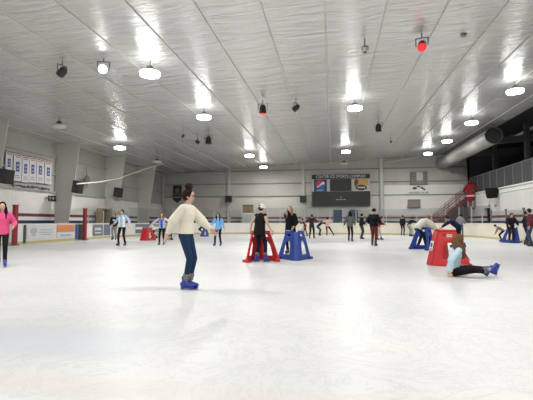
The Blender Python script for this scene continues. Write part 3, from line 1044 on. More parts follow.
# stage lights and other ceiling fittings
def par(px, py, zoff, lab, tilt, face=None, body=black, yaw=0, scale=1.0, nm='spotlight', cat='spotlight'):
    zl = None
    d = ray(px, py)
    # height just under the ceiling
    t_ = 5.5 / d.z
    for _ in range(6):
        X = EYE.x + d.x * t_
        t_ = (cz(X) - zoff - EYE.z) / d.z
    p = EYE + d * t_
    o = thing(nm, lab, cat, p)
    M = Euler((math.radians(tilt), 0, math.radians(yaw))).to_matrix()
    s = scale
    b = MB(); b.loft([(M @ V((0, 0, .20 * s)), M @ V((.08 * s, 0, 0)), M @ V((0, .08 * s, 0))), (M @ V((0, 0, .12 * s)), M @ V((.13 * s, 0, 0)), M @ V((0, .13 * s, 0))), (M @ V((0, 0, -.15 * s)), M @ V((.15 * s, 0, 0)), M @ V((0, .15 * s, 0)))], n=20)
    b.build('can', body, o, smooth=False)
    b = MB(); b.loft([(M @ V((0, 0, -.15 * s)), M @ V((.14 * s, 0, 0)), M @ V((0, .14 * s, 0))), (M @ V((0, 0, -.175 * s)), M @ V((.12 * s, 0, 0)), M @ V((0, .12 * s, 0)))], n=20)
    b.build('lens', face or darkgrey, o)
    b = MB(); R2 = V((.19 * s, 0, 0)); R2.rotate(Euler((0, 0, math.radians(yaw))))
    b.tube([R2, R2 + V((0, 0, .25 * s)), -R2 + V((0, 0, .25 * s)), -R2], .016, 6)
    b.build('yoke', darkgrey, o)
    b = MB(); b.cap((0, 0, .25 * s), (0, 0, zoff), .018, .018, 6); b.build('stem', darkgrey, o)
    return o


redlens = mat('red_lens', (0.6, 0.02, 0.02), .4, emit=(1, .012, .015), estr=2.2)
whlens = mat('white_lens', (.9, .9, .9), .4, emit=(1, .97, .95), estr=9)
par(62, 72, .42, 'dark spotlight can hanging left of the lit one', 55, yaw=70, scale=.95)
par(103.5, 69, .42, 'black spotlight shining white toward the rink on the left', -68, face=whlens, yaw=22, scale=1.05)
par(422, 45.5, .42, 'black spotlight with glowing red lens', -45, face=redlens, yaw=-15, scale=1.0)
par(262.8, 110, .55, 'black square spotlight with red lens left of the centre', 5, face=mat('dim_red_lens', (0.5, 0.02, 0.03), .4, emit=(1, .05, .05), estr=1.2), scale=1.2)
par(296, 108, .55, 'small tilted black spotlight near the ceiling centre', 60, yaw=60, scale=.95)
par(208.5, 140.5, .5, 'black spotlight can far back in the left half of the ceiling', 0, scale=1.35)
par(197.5, 142, .5, 'thin tilted dark spotlight beside the farther left can', 65, yaw=-60, scale=.8)
par(378.5, 128, .55, 'black spotlight can between centre and right light rows', 10, scale=1.3)
par(183, 136.5, .5, 'tiny dark fitting on the ceiling left of the tilted spotlight', 60, yaw=60, scale=.5)
par(391, 142, .5, 'tiny dark fitting on the ceiling right of the far centre light', 60, yaw=60, scale=.45)
par(365, 50, .4, 'small dull fitting on the ceiling left of the red spotlight', 0, scale=.5, body=lampoff)
# dome camera
p = on_ice(463.5, 36, cz(6) - .15)
o = thing('dome_camera', 'small grey dome camera on the ceiling right of the red spotlight', 'camera', p)
b = MB(); b.loft([((0, 0, .15), (.10, 0, 0), (0, .10, 0)), ((0, 0, .03), (.10, 0, 0), (0, .10, 0))], n=16); b.build('housing', darkgrey, o)
b = MB(); b.ell((0, 0, .02), (.085, .085, .085)); b.build('dome', mat('dome_grey', (0.3, 0.3, 0.3), .2), o, smooth=True)

# ------------------------------------------------------------------ skating aids
def grid_panel(quad, us, vs, holes, m, name, parent, th=.05):
    """quad: bl, br, tr, tl"""
    bl, br, tr, tl = [V(q) for q in quad]
    b = MB(); vv = {}

    def P(i, j):
        if (i, j) not in vv:
            u, v = us[i], vs[j]
            vv[(i, j)] = b.bm.verts.new((bl * (1 - u) + br * u) * (1 - v) + (tl * (1 - u) + tr * u) * v)
        return vv[(i, j)]
    for i in range(len(us) - 1):
        for j in range(len(vs) - 1):
            if (i, j) in holes:
                continue
            b.bm.faces.new((P(i, j), P(i + 1, j), P(i + 1, j + 1), P(i, j + 1)))
    return b.build(name, m, parent, solid=th, subd=2)


def aid(loc, rz, m, label, group=None, s=1.0, sticker=False, fw=.09):
    o = thing('skating_aid', label, 'skating aid', (loc[0], loc[1], 0), rz, group)
    us = [0, .06, .29, .34, .66, .71, .94, 1]
    vs = [0, .04, .20, .27, .60, .67, .80, .84, .92, .96, 1]
    holes = {(3, 3), (2, 3), (4, 3), (3, 2), (3, 4), (2, 2), (4, 2), (3, 7), (2, 7), (4, 7)}
    S = lambda *p: V(p) * s
    for q in (-1, 1):
        grid_panel((S(fw * q, .40, 0), S(.52 * q, -.40, 0), S(.27 * q, -.17, .85), S(fw * .75 * q, .20, .85)), us, vs, holes, m, 'side_panel', o)
    grid_panel((S(-fw, .41, 0), S(fw, .41, 0), S(fw * .75, .21, .85), S(-fw * .75, .21, .85)), [0, .1, .3, .7, .9, 1], [0, .04, .16, .3, .8, .96, 1], {(2, 1)} if False else set(), m, 'front_panel', o)
    for q in (-1, 1):
        b = MB(); b.box(S(.47 * q, -.30, .04), S(.12, .26, .08), Euler((0, 0, -.42 * q)).to_matrix()); b.build('foot', m, o, bevel=.015)
        b = MB(); b.cap(S(fw * q, .17, .87), S(.265 * q, -.14, .87), .028 * s, .028 * s, 10); b.build('handle', m, o, smooth=True)
    if sticker:
        b = MB(); n = V((0, .85, .2)).normalized(); M = Matrix((V((1, 0, 0)), n.cross(V((1, 0, 0))) * -1, n)).transposed()
        c = S(0, .31, .48) + n * .032
        b.box(c, (.17, .26, .006), M); st_ = b.build('sticker', white_ink, o)
        b = MB(); b.ell(c + n * .006 + M @ V((0, .02, 0)), (.05, .07, .003), M); b.box(c + n * .006 + M @ V((0, -.09, 0)), (.11, .03, .004), M); b.build('sticker_mark', darkgrey, st_)
    return o


redaid = mat('aid_red', (0.50, 0.018, 0.022), .4, scale=3)
blueaid = mat('aid_blue', (0.012, 0.045, 0.30), .4, scale=3)

# ------------------------------------------------------------------ people
SK = {'pale': mat('skin_pale', (0.58, 0.36, 0.27), .5), 'tan': mat('skin_tan', (0.42, 0.24, 0.16), .5), 'dark': mat('skin_dark', (0.12, 0.06, 0.04), .5)}
eyem = mat('eye_dark', (0.02, 0.015, 0.012), .3)
skate_blue = mat('skate_blue', (0.015, 0.04, 0.30), .35)
skate_dark = mat('skate_dark', (0.02, 0.025, 0.05), .4)
blade_m = mat('blade_steel', (0.5, 0.5, 0.52), .25, metal=.9)


def ik(a, t, l1, l2, pole):
    a, t, pole = V(a), V(t), V(pole)
    d = t - a; L = d.length
    mx = (l1 + l2) * .995
    if L > mx:
        d = d * (mx / L); L = mx
    t = a + d
    dn = d.normalized()
    q = (l1 * l1 - l2 * l2 + L * L) / (2 * L)
    h = math.sqrt(max(0, l1 * l1 - q * q))
    pp = pole - dn * pole.dot(dn)
    pp = pp.normalized() if pp.length > 1e-4 else V((0, -1, 0))
    return a + dn * q + pp * h, t


def person(label, px, py, h, face, top=(.5, .5, .5), legs=(.02, .02, .03), skin='pale', hair=('short', (.03, .02, .015)),
           pelvis=(0, 0, None), lean=4, twist=0, side=0, rh=None, lh=None, rf=None, lf=None, hyaw=0, hpitch=0,
           kind='sweater', loose=.012, skate='blue', voxel=.02, rfoot=None, lfoot=None, loc=None, inner=None, vest=None,
           cap=None, hem=0.0, glasses=False, sock=None, detail=False, hairpts=None, skates=True, topname=None, logo=False, legr=1.0, kp=None):
    s = h / 1.75
    if loc is None:
        loc = on_ice(px, py)
    root = thing('person', label, 'person', (loc[0], loc[1], 0), -math.radians(face))
    az = .13 if skates else .09
    Pz = pelvis[2] if pelvis[2] is not None else .93 + az - .09
    P = V((pelvis[0], pelvis[1], Pz))
    R0 = V((1, 0, 0)); F0 = V((0, 1, 0)); U0 = V((0, 0, 1))
    Ms = Euler((-math.radians(lean), math.radians(side), 0)).to_matrix()
    Mt = Ms @ Euler((0, 0, -math.radians(twist))).to_matrix()
    Ml = Euler((-math.radians(min(lean, 75) * .6), math.radians(side) * .5, 0)).to_matrix()
    u = Ms @ U0; Rr = Mt @ R0; Fr = Mt @ F0
    Rh = Ml @ R0; Fh = Ml @ F0
    C = P + u * .30
    Nk = P + u * .50
    SR = Nk - u * .055 + Rr * .165; SL = Nk - u * .055 - Rr * .165
    Mh = Ms @ Euler((-math.radians(hpitch), 0, 0)).to_matrix() @ Euler((0, 0, -math.radians(hyaw))).to_matrix()
    hu = Mh @ U0; hf = Mh @ F0; hr = Mh @ R0
    H = Nk + (u * .5 + hu * .5).normalized() * .16 + hf * .018
    HR = P + Rh * .09 - U0 * .02; HL = P - Rh * .09 - U0 * .02
    rf = V(rf) if rf else V((.11, .0, az)); lf = V(lf) if lf else V((-.11, .0, az))
    KR, AR = ik(HR, rf, .43, .42, V(kp[0]) if kp else Fh + U0 * .3); KL, AL = ik(HL, lf, .43, .42, V(kp[1]) if kp else Fh + U0 * .3)
    rh = V(rh) if rh else V((.30, .02, Pz - .04)); lh = V(lh) if lh else V((-.30, .02, Pz - .04))
    ER, WR = ik(SR, rh, .275, .25, -Fr * 1.0 + Rr * .35 - U0 * .2); EL, WL = ik(SL, lh, .275, .25, -Fr * 1.0 - Rr * .35 - U0 * .2)
    S = lambda v: v * s

    def cap_(b, a, c, r0, r1, **k):
        b.cap(a * s, c * s, r0 * s, r1 * s, **k)

    def sec(c, Rv, Fv, rx, ry):
        return (c * s, Rv * rx * s, Fv * ry * s)
    # ---- body
    b = MB()
    b.loft([sec(P - u * .08, Rh, Fh, .13, .09), sec(P, Rh, Fh, .155, .105), sec(P + u * .16, Rr, Fr, .125, .085), sec(P + u * .34, Rr, Fr, .15, .10), sec(P + u * .46, Rr, Fr, .13, .08), sec(Nk, Rr, Fr, .06, .055)], n=16)
    cap_(b, Nk - u * .03, H - hu * .06, .055, .05)
    b.ell(H * s + hu * .015 * s, (.075 * s, .095 * s, .105 * s), Mh, 18, 12)
    b.ell(H * s - hu * .055 * s + hf * .022 * s, (.052 * s, .062 * s, .06 * s), Mh)
    cap_(b, H + hf * .085 + hu * .01, H + hf * .098 - hu * .022, .008, .014)
    for q in (-1, 1):
        b.ell(H * s + hr * .074 * q * s - hu * .01 * s, (.01 * s, .02 * s, .03 * s), Mh)
    fing = MB() if voxel > .008 else b
    for q, Sh, E, W, HH, K, A, ft in ((1, SR, ER, WR, HR, KR, AR, rfoot), (-1, SL, EL, WL, HL, KL, AL, lfoot)):
        cap_(b, Sh, E, .05, .04); cap_(b, E, W, .04, .027)
        cap_(b, HH, K, .078, .052); cap_(b, K, A, .052, .036)
        Fd = V(ft).normalized() if ft else V((.12 * q, 1, 0)).normalized()
        cap_(b, A - U0 * .03, A + Fd * .12 - U0 * .04, .036, .03)
        d = (W - E).normalized()
        # palm normal faces body
        nrm = (Rr * -q); nrm = (nrm - d * nrm.dot(d)).normalized(); sd = d.cross(nrm).normalized()
        if sd.dot(Fr) < 0:
            sd = -sd
        M = Matrix((sd, nrm, d)).transposed()
        b.ell((W + d * .045) * s, (.038 * s, .016 * s, .055 * s), M)
        for fi, (o_, ln) in enumerate(((-.028, .058), (-.010, .070), (.010, .075), (.028, .068))):
            k0 = W + d * .085 + sd * o_; k1 = k0 + d * ln * .5 + nrm * .008; k2 = k1 + d * ln * .4 + nrm * .026
            r_ = .009 if not detail else .0085
            fing.cap(k0 * s, k1 * s, r_ * s, r_ * s, 6); fing.cap(k1 * s, k2 * s, r_ * s, r_ * .8 * s, 6)
        k0 = W + d * .03 + sd * .034; k1 = k0 + sd * .026 + d * .035 + nrm * .01; k2 = k1 + d * .03 + nrm * .012
        fing.cap(k0 * s, k1 * s, .012 * s, .010 * s, 6); fing.cap(k1 * s, k2 * s, .010 * s, .008 * s, 6)
    b.build('body', SK[skin], root, voxel=voxel * s if voxel > .008 else voxel, extra=(fing if fing is not b else None))
    # ---- face
    if detail:
        for q in (-1, 1):
            b = MB(); b.ell((H + hf * .083 + hr * .03 * q + hu * .018) * s, (.012 * s, .008 * s, .008 * s), Mh); b.build('eye', eyem, root, smooth=True)
        b = MB(); b.ell((H + hf * .082 - hu * .058) * s, (.022 * s, .008 * s, .007 * s), Mh); b.build('lips', mat('lips', (0.42, 0.13, 0.12), .5), root, smooth=True)
    if glasses:
        b = MB()
        for q in (-1, 1):
            c = H + hf * .098 + hr * .033 * q + hu * .018
            n = 14; ring = [(c + hr * .027 * math.cos(2 * PI * i / n) + hu * .021 * math.sin(2 * PI * i / n)) * s for i in range(n + 1)]
            b.tube(ring, .0035, 6)
            b.cap((H + hf * .096 + hr * .06 * q + hu * .02) * s, (H + hr * .08 * q + hu * .012) * s, .0035, .0035, 6)
        b.build('glasses', eyem, root)
    # ---- top
    tn = topname or ('sweater' if kind in ('sweater', 'loose') else 'jacket' if kind in ('jacket', 'coat') else kind)
    tm = mat('fabric_%02d_%02d_%02d' % tuple(int(c * 99) for c in top), top, .85, bump=.35, scale=30)
    L_ = loose
    b = MB()
    hz = -.06 - hem
    hw = .165 + L_ + (.03 if kind == 'coat' else 0)
    b.loft([sec(P + u * .0 + U0 * hz * (0 if lean > 50 else 1) + (u * hz if lean > 50 else V((0, 0, 0))), Rh, Fh, hw, .125 + L_),
            sec(P + u * .02, Rh, Fh, .165 + L_, .12 + L_),
            sec(P + u * .18, Rr, Fr, .142 + L_ * 1.2, .10 + L_ * 1.2), sec(P + u * .34, Rr, Fr, .165 + L_, .112 + L_),
            sec(P + u * .445, Rr, Fr, .15 + L_ * .6, .09 + L_ * .6), sec(P + u * .50, Rr, Fr, .075, .068), sec(Nk + u * .025, Rr, Fr, .062, .06)], n=18)
    if kind != 'vest':
        big = .032 if kind == 'loose' else 0
        for Sh, E, W in ((SR, ER, WR), (SL, EL, WL)):
            cap_(b, Sh, E, .062 + L_ * .7, .052 + L_ + big); b.cap(E * s, (E + (W - E) * .94) * s, (.052 + L_ + big) * s, (.037 + L_ * .4) * s, rnd=False)
            b.ell(E * s, ((.052 + L_ + big) * s,) * 3)
    else:
        for Sh in (SR, SL):
            b.ell(Sh * s, (.06 * s, .062 * s, .07 * s))
    tp = b.build(tn, tm, root, voxel=max(.009, voxel * .8) * s)
    if inner:
        b = MB(); c0 = P - U0 * .03 + Fh * (.095 + L_); 
        b.loft([sec(P - u * .04 + Fh * (.09 + L_), Rh, Fh, .085, .05), sec(P + u * .18 + Fr * (.075 + L_), Rr, Fr, .075, .045), sec(P + u * .36 + Fr * (.08 + L_), Rr, Fr, .075, .045), sec(P + u * .47 + Fr * (.04 + L_), Rr, Fr, .05, .035)], n=12)
        b.build('shirt', mat('fabric_%02d_%02d_%02d' % tuple(int(c * 99) for c in inner), inner, .85, bump=.3, scale=30), root, voxel=.014)
    if vest:
        for q in (-1, 1):
            b = MB()
            b.loft([sec(P - u * .05 + Fh * .03 + Rh * .105 * q, Rh, Fh, .075, .12 + L_), sec(P + u * .18 + Fr * .03 + Rr * .095 * q, Rr, Fr, .065, .10 + L_), sec(P + u * .36 + Fr * .03 + Rr * .1 * q, Rr, Fr, .075, .105 + L_), sec(P + u * .47 + Rr * .07 * q, Rr, Fr, .05, .07)], n=12)
            b.build('vest_panel', mat('fabric_vest', vest, .85, bump=.3, scale=30), root, voxel=.014)
    if logo:
        b = MB(); b.ell((C + Fr * (.115 + L_) + u * .03) * s, (.08 * s, .02 * s, .07 * s), Mt); b.build('chest_print', white_ink, root, smooth=True)
    # ---- legs
    lm = mat('legwear_%02d_%02d_%02d' % tuple(int(c * 99) for c in legs), legs, .85, bump=.25, scale=30)
    b = MB()
    b.loft([sec(P - U0 * .10, Rh, Fh, .11, .085), sec(P - U0 * .04, Rh, Fh, .168, .118), sec(P + u * .08, Rh, Fh, .15, .10)], n=16)
    for HH, K, A in ((HR, KR, AR), (HL, KL, AL)):
        cap_(b, HH, K, .092 * legr, .063 * legr); b.cap(K * s, (K + (A - K) * (.80 if sock else .92)) * s, .063 * legr * s, .047 * legr * s, rnd=False)
        b.ell(K * s, (.063 * legr * s,) * 3)
    b.build('trousers' if legr > 1 else 'leggings', lm, root, voxel=max(.009, voxel * .8) * s)
    if sock:
        for K, A in ((KR, AR), (KL, AL)):
            b = MB(); dd = (K - A).normalized(); b.cap((A + dd * .05) * s, (A + dd * .125) * s, .055 * s, .06 * s, n=14, rnd=False); b.cap((A + dd * .115) * s, (A + dd * .15) * s, .064 * s, .06 * s, n=14, rnd=False)
            b.build('ankle_warmer', mat('warmer_grey', (0.20, 0.20, 0.17), .9, bump=.4, scale=40), root, smooth=True)
    # ---- skates
    if skates:
        for q, K, A, ft in ((1, KR, AR, rfoot), (-1, KL, AL, lfoot)):
            Fd = V(ft).normalized() if ft else V((.12 * q, 1, 0)).normalized()
            Ud = (K - A).normalized() if ft and abs(Fd.z) > .3 else U0
            Ud = (Ud - Fd * Ud.dot(Fd)).normalized(); Sd = Fd.cross(Ud).normalized()
            M = Matrix((Sd, Fd, Ud)).transposed()
            sm = skate_blue if skate == 'blue' else skate_dark
            b = MB()
            b.loft([((A - Fd * .085 - Ud * .035) * s, Sd * .03 * s, Ud * .035 * s), ((A - Fd * .05 - Ud * .03) * s, Sd * .046 * s, Ud * .05 * s), ((A + Fd * .05 - Ud * .035) * s, Sd * .048 * s, Ud * .045 * s), ((A + Fd * .13 - Ud * .045) * s, Sd * .046 * s, Ud * .035 * s), ((A + Fd * .175 - Ud * .05) * s, Sd * .025 * s, Ud * .022 * s)], n=14)
            b.cap((A - Ud * .03) * s, (A + Ud * .11 - Fd * .01) * s, .052 * s, .056 * s, n=14, rnd=False)
            so = b.build('skate', sm, root, voxel=max(.008, voxel * .5))
            b = MB(); b.box((A + Fd * .04 - Ud * .09) * s, (.035 * s, .24 * s, .025 * s), M); b.box((A - Fd * .045 - Ud * .105) * s, (.02 * s, .05 * s, .03 * s), M); b.box((A + Fd * .11 - Ud * .105) * s, (.02 * s, .05 * s, .03 * s), M)
            b.build('sole', sm, so)
            b = MB(); b.box((A + Fd * .035 - Ud * .121) * s, (.006, .27 * s, .018 * s), M); b.build('blade', blade_m, so)
            if detail:
                b = MB()
                for kk in range(3):
                    c = A + Ud * (.0 + .035 * kk) + Fd * (.05 - .008 * kk)
                    b.box(c * s, (.085 * s, .03 * s, .012 * s), M)
                b.build('buckle', mat('buckle_grey', (0.25, 0.27, 0.35), .5), so)
    else:
        for q, A in ((1, AR), (-1, AL)):
            b = MB(); b.loft([((A - F0 * .09 - U0 * .045) * s, R0 * .03 * s, U0 * .04 * s), ((A + F0 * .05 - U0 * .045) * s, R0 * .05 * s, U0 * .045 * s), ((A + F0 * .17 - U0 * .06) * s, R0 * .03 * s, U0 * .025 * s)], n=12); b.build('shoe', darkgrey, root, smooth=True)
    # ---- hair
    hk, hc = hair
    hm = mat('hair_%02d_%02d_%02d' % tuple(int(c * 99) for c in hc), hc, .82, var=.35, bump=.5, scale=12, stretch=(8, 8, 1))
    if hk:
        b = MB()
        b.ell((H - hf * .022 + hu * .028) * s, (.092 * s, .102 * s, .112 * s), Mh, 18, 12)
        if hk == 'long':
            dn = -U0 if lean < 40 else (-U0 * .8 + hf * .0)
            c0 = H - hf * .045; c1 = c0 + dn * .18 - hf * .02; c2 = c1 + dn * .20 - hf * .02
            b.loft([((c0) * s, hr * .085 * s, hf * .05 * s), (c1 * s, hr * .135 * s, hf * .045 * s), (c2 * s, hr * .10 * s, hf * .03 * s)], n=14)
            for q in (-1, 1):
                a0 = H + hr * .072 * q + hf * .01 + hu * .02; cap_(b, a0, a0 + dn * .16 + hr * .02 * q, .028, .042); cap_(b, a0 + dn * .16 + hr * .015 * q, a0 + dn * .34 + hf * .05 + hr * .02 * q, .034, .018)
        if hk == 'pony':
            cap_(b, H - hf * .11 + hu * .04, H - hf * .15 - U0 * .12, .032, .03); cap_(b, H - hf * .15 - U0 * .12, H - hf * .13 - U0 * .25, .03, .012)
        if hk == 'bun':
            b.ell((H - hf * .03 + hu * .175) * s, (.068 * s, .068 * s, .062 * s), Mh); b.ell((H - hf * .035 + hu * .02) * s, (.09 * s, .108 * s, .112 * s), Mh)
            cap_(b, H - hf * .03 + hu * .11, H - hf * .03 + hu * .15, .035, .04)
            for i in range(7):
                a = i * .9; c = H - hf * .03 + hu * .175 + (hr * math.cos(a) + hf * math.sin(a)) * .055
                b.ell(c * s, (.024 * s, .024 * s, .02 * s))
            cap_(b, H - hf * .07 - hu * .02, H - hf * .055 - hu * .075, .045, .03)
        if hairpts:
            for a0, a1, r0, r1 in hairpts:
                cap_(b, V(a0), V(a1), r0, r1, flat=.5)
        b.build('hair', hm, root, voxel=max(.009, voxel * .7) * s)
    if cap:
        b = MB(); b.ell((H - hf * .012 + hu * .045) * s, (.094 * s, .106 * s, .10 * s), Mh, 18, 12)
        if cap[0] > .3: b.ell((H - hf * .012 + hu * .155) * s, (.035 * s, .035 * s, .02 * s), Mh)
        co = b.build('knit_cap', mat('cap_%02d' % int(cap[0] * 99), cap, .9, bump=.4, scale=40), root, voxel=.012)
        b = MB(); b.loft([((H + hu * .0 - hf * .01) * s, hr * .096 * s, hf * .107 * s), ((H + hu * .055 - hf * .01) * s, hr * .1 * s, hf * .112 * s)], n=20); b.build('cap_band', MATS['cap_%02d' % int(cap[0] * 99)], co, smooth=True)
    return root


dk = (.012, .012, .016)
# 1 main skater
person('girl in cream sweater and navy jeans gliding right with a high bun, nearest skater', 187.8, 289.5, 1.71, 97, top=(.72, .67, .56), legs=(.018, .038, .085), hair=('bun', (.022, .012, .009)),
       rh=(.28, -.27, .93), lh=(-.26, .37, .99), rf=(.045, -.03, .13), lf=(-.04, .01, .13), lean=3, kind='loose', loose=.012, voxel=.0075, detail=True, glasses=True, sock=True, hpitch=4, rfoot=(0, 1, 0), lfoot=(0, 1, 0), hyaw=-4, hem=-.06, pelvis=(0, -.05, .972), legr=.98)
# 2 pink
person('girl in bright pink sweater with long black hair at the left edge', .5, 267, 1.66, 140, top=(.70, .09, .22), legs=dk, hair=('long', (.012, .008, .008)), rh=(.30, .22, 1.08), lh=(-.27, .18, 1.08), voxel=.012, detail=True, lean=5, hem=.03, loose=.02, lf=(-.10, .14, .13), rf=(.06, -.1, .13))
# 3 hoodie behind left glass
person('person in dark hoodie with white chest print and grey trousers beside the left boards', 0, 0, 1.72, 172, top=(.015, .017, .025), legs=(.28, .28, .27), hair=('short', (.05, .03, .02)), loc=on_ice(114.3, 239.8), skate='dark', voxel=.015, logo=True, legr=1.25, loose=.03, hem=.03)
# 4 light-blue jacket with white vest
person('skater in pale blue jacket with white open vest and black leggings, arms held low', 122, 246, 1.74, 178, top=(.40, .52, .70), legs=dk, hair=('short', (.02, .014, .012)), rh=(.40, .10, 1.05), lh=(-.38, .12, 1.02), inner=(.38, .52, .66), vest=(.74, .76, .78), skate='dark', rf=(.16, .05, .13), lf=(-.14, -.03, .13), loose=.02, topname='jacket')
# 5 kid behind small red aid
person('small child in pale top leaning on the small red skating aid at left', 152.5, 238.5, 1.30, 262, top=(.62, .60, .52), legs=dk, hair=('long', (.10, .05, .03)), lean=30, rh=(.22, .45, .85), lh=(-.22, .45, .85), pelvis=(0, -.15, .84), rf=(.13, .05, .13), lf=(-.15, -.45, .13), skate='dark')
# 6 lavender jacket
person('skater with long brown hair in lavender jacket over a bright blue shirt, arms spread', 162, 245, 1.62, 172, top=(.48, .46, .62), legs=dk, hair=('long', (.16, .08, .04)), rh=(.55, .12, 1.12), lh=(-.60, .05, 1.12), inner=(.03, .12, .50), skate='dark', rf=(.12, .1, .13), lf=(-.10, -.02, .13), lean=10, loose=.015, topname='jacket')
# 7 partially hidden dark skater
person('dark clothed skater partly hidden behind the lavender jacket skater', 169.5, 240, 1.6, 100, top=(.04, .045, .06), legs=dk, skate='dark', lean=12, rf=(.08, .2, .13), lf=(-.08, -.15, .13), hair=('short', (.10, .06, .04)))
# 8 child at blue aid behind the main girl
person('child in dark jacket bending over the low blue skating aid behind the bun girl', 201, 236.5, 1.25, 80, top=(.015, .017, .03), legs=dk, lean=48, hair=('short', (.03, .02, .015)), rh=(.2, .45, .80), lh=(-.2, .45, .8), pelvis=(0, -.2, .80), skate='dark')
# 9 girl light blue
person('girl in ombre light blue top and black leggings with blue skates, arms slightly spread', 218.5, 246, 1.58, 185, top=(.16, .42, .78), legs=dk, hair=('long', (.02, .012, .01)), rh=(.42, .14, 1.08), lh=(-.32, .02, .92), rf=(.20, .02, .13), lf=(-.13, .0, .13), hem=.04, voxel=.016, vest=None)
# 10 white cap black vest
person('person in white knit cap and black vest holding the red skating aid', 260.5, 262, 1.66, 30, top=(.010, .010, .012), legs=(.01, .012, .025), hair=('short', (.05, .03, .02)), cap=(.72, .70, .66), kind='vest', rh=(.34, .10, .96), lh=(-.42, .02, .97), lean=8, hyaw=25, hem=.10, loose=.03, voxel=.012, detail=True, topname='vest', skin='pale', rf=(.12, .1, .13), lf=(-.12, -.05, .13), sock=True, pelvis=(0, -.05, None))
# 11 black coat blonde
person('woman in long black coat with long blonde hair behind the blue skating aid', 290.5, 254, 1.72, 195, top=(.008, .008, .009), legs=dk, hair=('long', (.34, .20, .10)), kind='coat', hem=.26, rh=(.05, .18, 1.50), lh=(-.22, .22, 1.0), voxel=.012, detail=True, loose=.03, hyaw=-5, topname='coat', skate='dark')
# 12 group by the far boards
person('small child in pale grey clothes crouching leftmost in the far group', 302.5, 235, 1.15, 120, top=(.50, .47, .42), legs=(.40, .38, .35), lean=35, pelvis=(0, -.15, .62), rh=(.2, .4, .6), lh=(-.2, .4, .6), rf=(.13, .1, .13), lf=(-.13, -.1, .13), skate='dark', voxel=.025)
person('skater in dark red jacket leaning left in the far group', 305.5, 236, 1.5, 280, top=(.20, .03, .04), legs=(.10, .02, .03), lean=25, rh=(.3, .45, 1.2), lh=(-.3, .45, 1.2), rf=(.13, .25, .13), lf=(-.13, -.2, .13), skate='dark', voxel=.025)
person('dark clothed skater seen from behind in the middle of the far group', 311.8, 238.5, 1.68, 10, top=(.06, .02, .028), legs=(.02, .02, .025), rh=(.5, .1, 1.2), lh=(-.5, .1, 1.15), skate='dark', voxel=.022, legr=1.15, rf=(.16, 0, .13), lf=(-.16, 0, .13))
person('black jacket and blue jeans skater bending toward the right in the far group', 319.5, 235.5, 1.55, 70, top=(.015, .015, .02), legs=(.03, .07, .20), lean=50, rh=(.2, .6, 1.1), lh=(-.2, .6, 1.1), pelvis=(0, -.2, .86), skate='dark', voxel=.025, legr=1.15)
person('skater in pale pink top and black trousers with one leg stretched right, far group', 327.5, 236, 1.62, 5, top=(.62, .40, .36), legs=(.02, .015, .02), rh=(.45, .1, 1.25), lh=(-.4, .1, 1.25), rf=(.55, -.05, .13), lf=(-.05, .0, .13), skate='dark', voxel=.025, pelvis=(0, 0, .88))
# 13..16
person('dark haired skater in grey sweater gliding away with black leggings', 350, 241.5, 1.78, 20, top=(.10, .105, .11), legs=dk, hair=('long', (.012, .01, .01)), lh=(-.36, .05, .93), rh=(.28, .1, .95), rf=(.14, -.05, .13), lf=(-.10, .1, .13), hem=.05, skate='dark', loose=.025, voxel=.018)
person('person in black jacket and grey trousers standing left of the maroon trousers skater', 361.5, 239, 1.72, 80, top=(.02, .02, .025), legs=(.05, .06, .07), rh=(.2, .25, 1.05), lh=(-.2, .3, 1.0), skate='dark', legr=1.2, loose=.03, voxel=.018)
person('skater in black jacket and maroon trousers seen from behind near the far boards', 374, 246, 1.80, 25, top=(.010, .012, .014), legs=(.13, .03, .03), lh=(-.30, .2, 1.05), rh=(.28, .22, 1.0), lf=(-.12, .12, .13), rf=(.12, -.12, .13), skate='dark', legr=1.2, loose=.035, voxel=.016, cap=(.012, .012, .014), hair=(None, dk))
person('skater in crimson jacket with an outstretched arm beside the maroon trousers skater', 378.5, 240, 1.55, 100, top=(.34, .02, .035), legs=(.45, .40, .36), lean=20, rh=(.3, .5, 1.15), lh=(-.2, .45, 1.1), skate='dark', rf=(.1, .2, .13), lf=(-.1, -.1, .13), voxel=.02)
# 17 two at far boards
person('slim person all in black standing at the far boards below the stairs', 402.7, 235.5, 1.72, 30, top=(.012, .012, .015), legs=dk, skate='dark', voxel=.022, rh=(.22, .05, .9), lh=(-.22, .05, .9))
person('person in black jacket and pale grey trousers leaning on the far boards', 411, 236.5, 1.70, 60, top=(.014, .014, .016), legs=(.34, .33, .30), skate='dark', voxel=.022, lean=35, rh=(.2, .4, 1.1), lh=(-.2, .4, 1.1), legr=1.35, pelvis=(0, -.2, .93))
# 18 white sweater bending
person('person in white sweater bending over the blue skating aid left of the big red one', 420.5, 249, 1.72, 75, top=(.72, .69, .62), legs=(.012, .014, .03), lean=46, rh=(.22, .68, .86), lh=(-.24, .70, .86), pelvis=(0, -.12, .92), rf=(.12, .2, .13), lf=(-.12, -.05, .13), loose=.045, kind='loose', voxel=.015, legr=1.15, hair=('short', (.25, .14, .08)), hpitch=25)
# 20 sitting girl
person('girl with long brown hair in pale blue sweater sitting on the ice', 452.5, 276, 1.74, 92, top=(.46, .58, .66), legs=(.010, .010, .012), lean=13, pelvis=(0, 0, .12), rh=(.26, -.10, .10), lh=(-.24, .25, .2), rf=(.06, .66, .12), lf=(-.20, .96, .14), kp=((1, 0, .25), (-.3, 0, 1)), rfoot=(.0, .55, .83), lfoot=(-.1, .35, .94), hyaw=-115, hpitch=-6, voxel=.011, detail=True, sock=True,
       hair=('long', (.14, .075, .04)), hairpts=[((.02, .06, .78), (.10, .22, .42), .075, .03), ((.02, .02, .74), (.12, .05, .5), .07, .035), ((.05, .1, .74), (.14, .32, .34), .05, .015)], hem=.0, legr=1.1)
